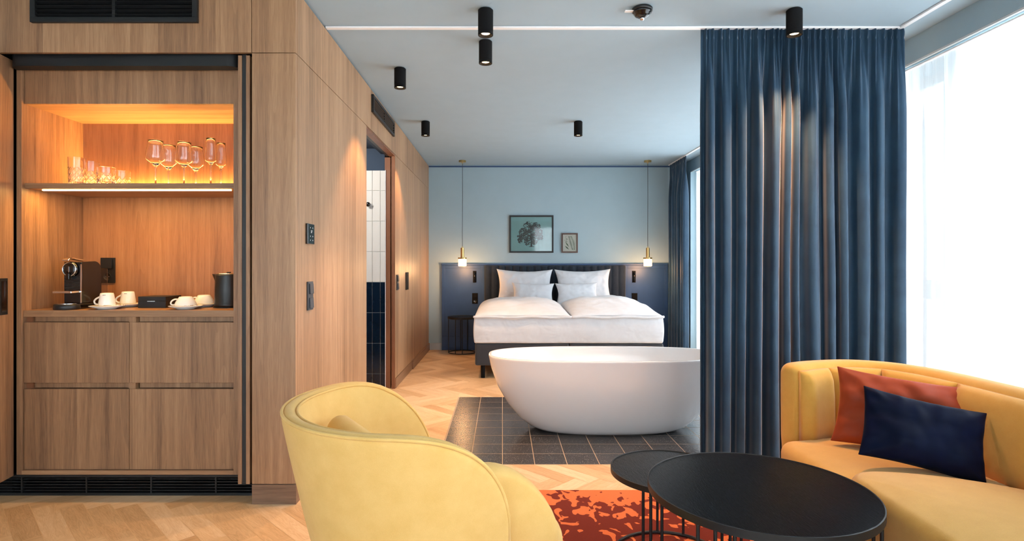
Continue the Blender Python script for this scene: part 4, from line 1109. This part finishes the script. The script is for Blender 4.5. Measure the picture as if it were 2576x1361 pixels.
# ================================================================== CURTAINS
def drape(name, label, mat, path, z0, z1, n_fold, n_pleat, amp, amp_top, seedv, head=0.06, nx=520, nz=70, solid=0.0025, flare=0.0, spread=0.0, group=None, irregular=0.5):
    """cloth hung along a straight path (p0 -> p1); folds swing across it"""
    p0, p1 = Vector(path[0]+(0,)), Vector(path[1]+(0,)); d = (p1-p0); L = d.length; d.normalize(); s = Vector((-d.y, d.x, 0))
    rnd = random.Random(seedv)
    # irregular fold phase
    knots = [0]
    for k in range(n_fold): knots.append(knots[-1]+1+rnd.uniform(-irregular, irregular))
    knots = [k/knots[-1] for k in knots]
    amps = [rnd.uniform(0.55, 1.2) for _ in range(n_fold+1)]
    pk = [0]
    for k in range(n_pleat): pk.append(pk[-1]+1+rnd.uniform(-0.4, 0.4))
    pk = [k/pk[-1] for k in pk]
    def phase(kn, t):
        for i in range(len(kn)-1):
            if t <= kn[i+1] or i == len(kn)-2:
                return i+(t-kn[i])/(kn[i+1]-kn[i]), i
    bm = bmesh.new(); rows = []
    for j in range(nz+1):
        zt = j/nz; z = z1-(z1-z0)*(zt**1.35)
        drop = (z1-z)
        row = []
        wf = min(1.0, max(0.0, (drop-head*0.6)/0.5)); wf = wf*wf*(3-2*wf)
        for i in range(nx+1):
            t = i/nx
            tw = t+0.012*math.sin(t*9+seedv+drop*0.9)*min(1, drop/1.5)*math.sin(PI*t)
            ph, ki = phase(knots, min(1, max(0, tw)))
            pp, _ = phase(pk, t)
            fr_ = ph-ki; a = amps[ki]*(1-fr_)+amps[min(ki+1, n_fold)]*fr_
            sn = math.sin(2*PI*ph)
            fold = amp*a*(sn+0.10*math.sin(4*PI*ph+seedv+ki*1.7))
            side_ = -0.085*(L/n_fold)*math.sin(4*PI*ph)
            pleat = amp_top*(math.sin(2*PI*pp)+0.5*math.sin(4*PI*pp+1))
            if drop < head: pl = pleat*0.75*(0.8+0.5*math.sin(drop*60))
            else: pl = pleat*math.exp(-(drop-head)/0.32)
            off = fold*(0.12+0.88*wf)+pl
            off += 0.006*mnoise.noise(Vector((t*14+seedv, z*1.3, seedv)))*wf
            along = t*L+side_*wf+spread*(t-0.5)*min(1, drop/1.2)
            edge = min(1, min(t, 1-t)/0.02); off *= 0.35+0.65*edge
            P = p0+d*along+s*(off+flare*drop)
            row.append(bm.verts.new((P.x, P.y, z)))
        rows.append(row)
    for a, b in zip(rows, rows[1:]):
        for i in range(nx): bm.faces.new((a[i], a[i+1], b[i+1], b[i]))
    o = obj(name, bm, mat, None, smooth=True, solid=solid)
    return tag(o, label, 'curtain', group)
drape('curtain', 'large blue velvet curtain hanging behind the mustard sofa', M['curtain'], ((1.212, 3.511), (2.455, 3.511)), 0.012, H-0.0135, 13, 30, 0.05, 0.016, 3, spread=0.0)
drape('curtain', 'gathered blue velvet curtain in the far corner beside the bed', M['curtain'], ((2.431, 7.60), (2.431, 8.35)), 0.012, H-0.0135, 8, 16, 0.05, 0.010, 8, nx=300, nz=50)
drape('sheer_curtain', 'white sheer curtain filling the window behind the sofa', M['sheer'], ((2.672, -2.2), (2.672, 3.98)), 0.012, 2.52, 34, 64, 0.030, 0.010, 5, nx=900, nz=30, solid=0, irregular=0.6, head=0.05)
drape('sheer_curtain', 'white sheer curtain at the far window beyond the blue curtain', M['sheer'], ((2.672, 4.0), (2.672, 7.93)), 0.012, 2.52, 22, 44, 0.026, 0.008, 6, nx=600, nz=30, solid=0, irregular=0.5, head=0.05)
drape('sheer_curtain', 'white sheer curtain at the window behind the camera, reflected in the picture glass', M['sheer'], ((1.0, -2.50), (2.55, -2.50)), 0.012, 2.55, 11, 20, 0.03, 0.01, 9, nx=300, nz=24, solid=0, head=0.05)
drape('sheer_curtain', 'white sheer curtain dimming the rear window added to light the cabinet wall', M['sheer'], ((-3.25, -2.50), (-0.25, -2.50)), 0.012, 2.55, 20, 40, 0.03, 0.01, 12, nx=400, nz=16, solid=0, head=0.05)
tag(obj('curtain_rail', boxes((2.658, 2.686, -2.3, 7.94, 2.522, 2.531)), M['white_metal'], bevel=0.002), 'thin white rail carrying the sheer curtains along the windows', 'curtain rail')

# ================================================================== BATHTUB
TC = (0.797, 4.395)
def tub():
    def ring(L, W, z, n=2.7, k=96):
        pts = []
        for i in range(k):
            a = 2*PI*i/k; c, s = math.cos(a), math.sin(a)
            pts.append((TC[0]+L*math.copysign(abs(c)**(2/n), c), TC[1]+W*math.copysign(abs(s)**(2/n), s), z))
        return pts
    outer = [(0.47, 0.185, 0.001, 2.5), (0.505, 0.205, 0.004, 2.5), (0.55, 0.228, 0.018, 2.5), (0.60, 0.245, 0.04, 2.5), (0.68, 0.277, 0.105, 2.5), (0.765, 0.312, 0.21, 2.5), (0.836, 0.345, 0.335, 2.55), (0.884, 0.373, 0.47, 2.6), (0.900, 0.385, 0.55, 2.65), (0.903, 0.388, 0.562, 2.65), (0.902, 0.387, 0.567, 2.65)]
    inner = [(0.899, 0.384, 0.570, 2.65), (0.882, 0.367, 0.570, 2.65), (0.877, 0.362, 0.566, 2.65), (0.872, 0.357, 0.55, 2.65), (0.855, 0.342, 0.46, 2.6), (0.80, 0.312, 0.32, 2.5), (0.72, 0.275, 0.20, 2.5), (0.63, 0.235, 0.13, 2.5), (0.52, 0.18, 0.105, 2.4), (0.3, 0.1, 0.100, 2.3)]
    return loft([ring(*r[:3], r[3]) for r in outer+inner])
tb = obj('bathtub', tub(), M['acrylic'], None, smooth=True)
tag(tb, 'freestanding white oval bathtub on the black tiled floor field', 'bathtub')

# ================================================================== RUG
bm = boxes((-0.42, 2.25, 1.0, 3.155, 0.0005, 0.013))
tag(obj('rug', bm, M['rug'], None, bevel=0.004), 'orange and dark red spotted rug under the black coffee tables', 'rug')

# ================================================================== COFFEE TABLES
cB, rB, zB = (0.918, 2.065), 0.385, 0.450
cS, rS, zS = (0.704, 2.408), 0.247, 0.400
t = thing('coffee_table', 'larger round black coffee table overlapping the smaller one', 'coffee table', (cB[0], cB[1], 0.013), 'nested black coffee tables')
rod_table(t, cB, rB, zB, 0.026, [math.radians(a) for a in (165, 218, 227, 236, 290, 332, 348, 60, 76)], 0.012, 0.0135, (math.radians(-195), math.radians(78)))
t = thing('coffee_table', 'smaller lower round black coffee table tucked under the larger one', 'coffee table', (cS[0], cS[1], 0.013), 'nested black coffee tables')
rod_table(t, cS, rS, zS-0.006, 0.022, [math.radians(a) for a in (228, 246, 330, 10, 60, 88)], 0.012, 0.0135)

# ================================================================== SOFA
sofa = thing('sofa', 'curved mustard sofa with a wraparound padded back by the window', 'sofa', (1.7, 2.0, 0.0))
path = catmull([(1.425, 2.875, 0), (1.58, 2.955, 0), (1.80, 2.995, 0), (1.97, 2.91, 0), (2.06, 2.70, 0), (2.085, 2.35, 0), (2.085, 1.8, 0), (2.085, 1.3, 0), (2.05, 1.05, 0), (1.95, 0.92, 0), (1.7, 0.88, 0), (1.45, 0.9, 0)], 10)
def frames(path):
    out = []
    for i, p in enumerate(path):
        d = (path[min(i+1, len(path)-1)]-path[max(i-1, 0)]).normalized()
        out.append((p, d, Vector((d.y, -d.x, 0))))     # third: towards the seat
    return out
FR = frames(path)
def wall_profile(th, z0, z1, r=0.045):
    pts = [(-th/2, z0)]
    for k in range(9): a = PI-k*PI/16; pts.append((-th/2+r+r*math.cos(a), z1-r+r*math.sin(a)))
    for k in range(9): a = PI/2-k*PI/16; pts.append((th/2-r+r*math.cos(a), z1-r+r*math.sin(a)))
    pts.append((th/2, z0)); return pts
def sweep(FR, prof_fn):
    return loft([[tuple(Vector((p.x, p.y, 0))+s*o+Vector((0, 0, z))) for o, z in prof_fn(i)] for i, (p, d, s) in enumerate(FR)])
def shell_prof(i):
    n = len(FR)-1; e = min(i, n-i); k = [0.35, 0.62, 0.80, 0.92, 0.98][e] if e < 5 else 1.0
    return [(o*k, z if z < 0.3 else z-(1-k)*0.05) for o, z in wall_profile(0.125, 0.09, 0.752, 0.05)]
# compress the first steps of the path so that the end cap is tight
def capped(path, step=(0.0, 0.006, 0.016, 0.030, 0.046)):
    d0 = (path[1]-path[0]).normalized(); d1 = (path[-2]-path[-1]).normalized()
    return [path[0]+d0*s for s in step]+[p for p in path if (p-path[0]).length > 0.055 and (p-path[-1]).length > 0.055]+[path[-1]+d1*s for s in step[::-1]]
PATH = capped(path); FR = frames(PATH)
obj('back_shell', sweep(FR, shell_prof), M['yellow_sofa'], sofa, smooth=True, subsurf=1)
# padded inner back: upright panels divided by seams
seams = [0.0]; cum = [0.0]
for a, b in zip(PATH, PATH[1:]): cum.append(cum[-1]+(b-a).length)
def at_len(s):
    for i in range(len(cum)-1):
        if s <= cum[i+1]: 
            f = (s-cum[i])/(cum[i+1]-cum[i]); return PATH[i]*(1-f)+PATH[i+1]*f
    return PATH[-1]
def panel(s0, s1):
    n = 14; pts = [at_len(s0+(s1-s0)*k/n) for k in range(n+1)]
    ext = [at_len(max(0, s0-0.02))]+pts+[at_len(min(cum[-1], s1+0.02))]
    rings = []
    for k in range(n+1):
        d = (ext[k+2]-ext[k]).normalized(); s = Vector((d.y, -d.x, 0)); p = pts[k]
        e = min(k, n-k)/n; puff = min(1, e/0.10)**0.5 if e > 0 else 0.0
        th = 0.012+0.05*puff
        prof = [(0.055, 0.36), (0.062+th*0.9, 0.36), (0.062+th*1.05, 0.45), (0.062+th, 0.58), (0.062+th*0.85, 0.67), (0.062+th*0.6, 0.705), (0.062+th*0.25, 0.722), (0.055, 0.724)]
        rings.append([(p.x+s.x*o, p.y+s.y*o, z) for o, z in prof])
    return loft(rings)
marks = [0.012, 0.235, 0.56, 0.98, 1.42, 1.86, 2.30]
for a, b in zip(marks, marks[1:]):
    obj('back_cushion', panel(a, b-0.002), M['yellow_sofa'], sofa, smooth=True)
# seat cushions
def blob(outline, z0, z1, r=0.05, crown=0.02, n=6):
    pts = catmull([(x, y, 0) for x, y in outline], 8, True); N = len(pts); cen = sum(pts, Vector())/N
    area = sum(pts[i-1].x*pts[i].y-pts[i].x*pts[i-1].y for i in range(N)); sgn = -1 if area > 0 else 1
    def inset(dist):
        out = []
        for i in range(N):
            d = (pts[(i+1) % N]-pts[i-1]).normalized(); s = Vector((d.y, -d.x, 0))*sgn
            out.append(pts[i]+s*dist)
        for _ in range(5): out = [(out[i-1]+out[i]*2+out[(i+1) % N])/4 for i in range(N)]
        return out
    rings = []
    for k in range(n+1):
        a = PI/2*k/n; q = inset(r*(1-math.sin(a))); rings.append([(p.x, p.y, z0+r*0.5-r*0.5*math.cos(a)) for p in q])
    for k in range(n+1):
        a = PI/2*k/n; q = inset(r*(1-math.cos(a))); rings.append([(p.x, p.y, z1-r+r*math.sin(a)) for p in q])
    last = [Vector(v) for v in rings[-1]]
    for f, dz in ((0.15, 0.4), (0.35, 0.75), (0.6, 0.92), (0.85, 1.0)):
        rings.append([tuple((v*(1-f)+Vector((cen.x, cen.y, v.z))*f)+Vector((0, 0, crown*dz))) for v in last])
    return loft(rings)
c1 = [(1.36, 2.80), (1.33, 2.70), (1.322, 2.50), (1.325, 2.25), (1.36, 2.14), (1.70, 2.03), (1.94, 1.92), (1.985, 2.10), (1.975, 2.50), (1.95, 2.70), (1.84, 2.84), (1.65, 2.875), (1.48, 2.83)]
c2 = [(1.335, 2.20), (1.39, 2.275), (1.50, 2.29), (1.70, 2.235), (1.87, 2.13), (1.965, 1.98), (1.985, 1.5), (1.96, 1.10), (1.80, 0.99), (1.5, 1.0), (1.36, 1.06), (1.32, 1.25), (1.315, 1.7), (1.325, 2.1)]
obj('seat_cushion', blob(c1, 0.25, 0.398, 0.055, 0.014), M['yellow_sofa'], sofa, smooth=True)
obj('seat_cushion', blob(c2, 0.25, 0.438, 0.045, 0.022), M['yellow_sofa'], sofa, smooth=True)
base = [(1.40, 2.78), (1.36, 2.6), (1.35, 2.3), (1.345, 2.0), (1.345, 1.6), (1.36, 1.2), (1.45, 1.04), (1.9, 1.0), (2.02, 1.2), (2.03, 2.3), (1.98, 2.7), (1.8, 2.9), (1.55, 2.88)]
obj('base', blob(base, 0.10, 0.262, 0.03, 0.0), M['yellow_sofa'], sofa, smooth=True)
for (x, y) in ((1.45, 2.70), (1.95, 2.75), (1.35, 1.25), (1.95, 1.15), (1.32, 2.0)):
    bm = bmesh.new(); cyl(bm, (x, y, 0.0135), 0.018, 0.09, 18, 'Z', 0.024); obj('leg', bm, M['black'], sofa)
pillow('cushion', 'rust orange velvet cushion behind the navy cushion on the sofa', 'cushion', (0.60, 0.36, 0.14), (1.825, 2.58, 0.568), 0.34, -0.46, 0.10, mat='orange_velvet', seedv=21, pinch=0.08, wr=0.026)
pillow('cushion', 'navy blue velvet cushion leaning on the orange cushion', 'cushion', (0.455, 0.30, 0.13), (1.712, 2.345, 0.558), 0.42, -0.22, 0.21, mat='navy_velvet', seedv=33, pinch=0.07, wr=0.018)

# ================================================================== ARMCHAIR
chair = thing('armchair', 'pale yellow upholstered tub armchair with piped edges in the foreground', 'armchair', (-0.2, 1.95, 0.0135))
f_ = Vector((0.907, 0.421, 0)); s_ = Vector((-0.421, 0.907, 0)); O = Vector((-0.132, 2.0, 0))
def W(u, v, z): p = O+f_*u+s_*v; return (p.x, p.y, z)
def shell_path(R, depth_off=0.162, steps=40, front=0.0):
    """list of (u, v) from the near front end round the back to the far front end"""
    pts = []; n1 = 14
    for k in range(n1): pts.append((front-(depth_off+front)*k/n1, -R))
    for k in range(steps+1):
        a = -PI/2-PI*k/steps; pts.append((-depth_off+R*math.cos(a), R*math.sin(a)))
    for k in range(1, n1+1): pts.append((-depth_off+(depth_off+front)*k/n1, R))
    return pts
RIMZ = 0.800; R0 = 0.44
def rim_z(u):
    """top edge height: level at the back, sweeping down to the front ends"""
    t = (u+0.40)/0.40
    if t <= 0: return RIMZ
    t = min(t, 0.9999)
    return 0.42+(RIMZ-0.42)*(1-t**2.6)**(1/2.2)
def shell(thick=0.055):
    outer = shell_path(R0); rings = []
    for (u, v) in outer:
        zt = rim_z(u)
        # outward normal in plan
        if u > -0.162: nu, nv = 0, math.copysign(1, v)
        else:
            L = math.hypot(u+0.162, v); nu, nv = (u+0.162)/L, v/L
        ring = []
        zb = 0.20
        def at(off, z):
            lean = -(RIMZ-z)*0.20            # the shell tapers towards the floor
            return W(u+nu*(off+lean), v+nv*(off+lean), z)
        H_ = zt-zb
        for k in range(9): ring.append(at(0.0-0.02*(1-k/8)**2, zb+(H_-0.03)*k/8))
        for k in range(1, 8):
            a = PI*k/8; ring.append(at(-thick/2+thick/2*math.cos(a), zt-0.03+0.03*math.sin(a)))
        for k in range(9): ring.append(at(-thick-0.02*(k/8), zt-0.03-(H_-0.03)*k/8))
        rings.append(ring)
    return loft(rings), outer
bm, outer = shell()
obj('back_shell', bm, M['yellow_chair'], chair, smooth=True, subsurf=1)
def edge_line(off, dz, lean=True):
    pts = []
    for (u, v) in outer:
        if u > -0.162: nu, nv = 0, math.copysign(1, v)
        else:
            L = math.hypot(u+0.162, v); nu, nv = (u+0.162)/L, v/L
        zt = rim_z(u)+dz; l = -(RIMZ-zt)*0.20
        pts.append(W(u+nu*(off+l), v+nv*(off+l), zt))
    return pts
obj('piping', tube(edge_line(-0.006, -0.008), 0.0055, 8), M['yellow_chair'], chair, smooth=True)
obj('piping', tube(edge_line(-0.051, -0.010), 0.0045, 8), M['yellow_chair'], chair, smooth=True)
# seat body and cushion
def ellip(cu, cv, a, b, k=40, n=2.6): 
    out = []
    for i in range(k):
        t_ = 2*PI*i/k; c, s = math.cos(t_), math.sin(t_)
        p = O+f_*(cu+a*math.copysign(abs(c)**(2/n), c))+s_*(cv+b*math.copysign(abs(s)**(2/n), s)); out.append((p.x, p.y))
    return out
obj('seat', blob(ellip(-0.10, -0.02, 0.40, 0.36, 20), 0.17, 0.40, 0.06, 0.015), M['yellow_chair'], chair, smooth=True)
# low padded arm inside the near side of the shell, rounded front
def arm(v0, u0, u1, zt, lean=0.0):
    n = 22; rings = []
    for k in range(n+1):
        t_ = k/n; u = u0+(u1-u0)*t_
        z = 0.36+(zt-0.36)*(max(0.0, 1-(max(0, (t_-0.42)/0.58))**2.0))**0.62
        th = 0.048*(0.25+0.75*min(1, (1-t_)*9)**0.5)
        ring = []
        for j in range(17):
            a = -PI*0.0+PI*j/16; ring.append(W(u, v0+th*math.cos(a), z-th*0.6+th*0.6*math.sin(a)))
        ring.append(W(u, v0-th, 0.24)); ring.append(W(u, v0+th, 0.24))
        rings.append(ring)
    return loft(rings)
obj('arm_pad', arm(-0.285, -0.26, 0.21, 0.655), M['yellow_chair'], chair, smooth=True)
bm = lathe([(0, -0.09), (0.026, -0.089), (0.043, -0.083), (0.047, -0.072), (0.047, 0.12), (0.043, 0.132), (0, 0.137)], (0, 0, 0), 32, 'X')
bmesh.ops.rotate(bm, verts=bm.verts, cent=(0, 0, 0), matrix=Matrix.Rotation(-0.75, 3, 'Z'))
bmesh.ops.rotate(bm, verts=bm.verts, cent=(0, 0, 0), matrix=Matrix.Rotation(0.25, 3, 'Y'))
bo = obj('bolster', bm, M['yellow_chair'], None, smooth=True); bo.location = (-0.51, 1.93, 0.672)
tag(bo, 'small round-ended yellow bolster resting inside the armchair back', 'bolster')
for (u, v) in ((0.14, -0.24), (0.14, 0.24), (-0.36, -0.24), (-0.36, 0.24)):
    bm = bmesh.new(); p = W(u, v, 0.0135); cyl(bm, p, 0.014, 0.17, 18, 'Z', 0.02); obj('leg', bm, M['black'], chair)
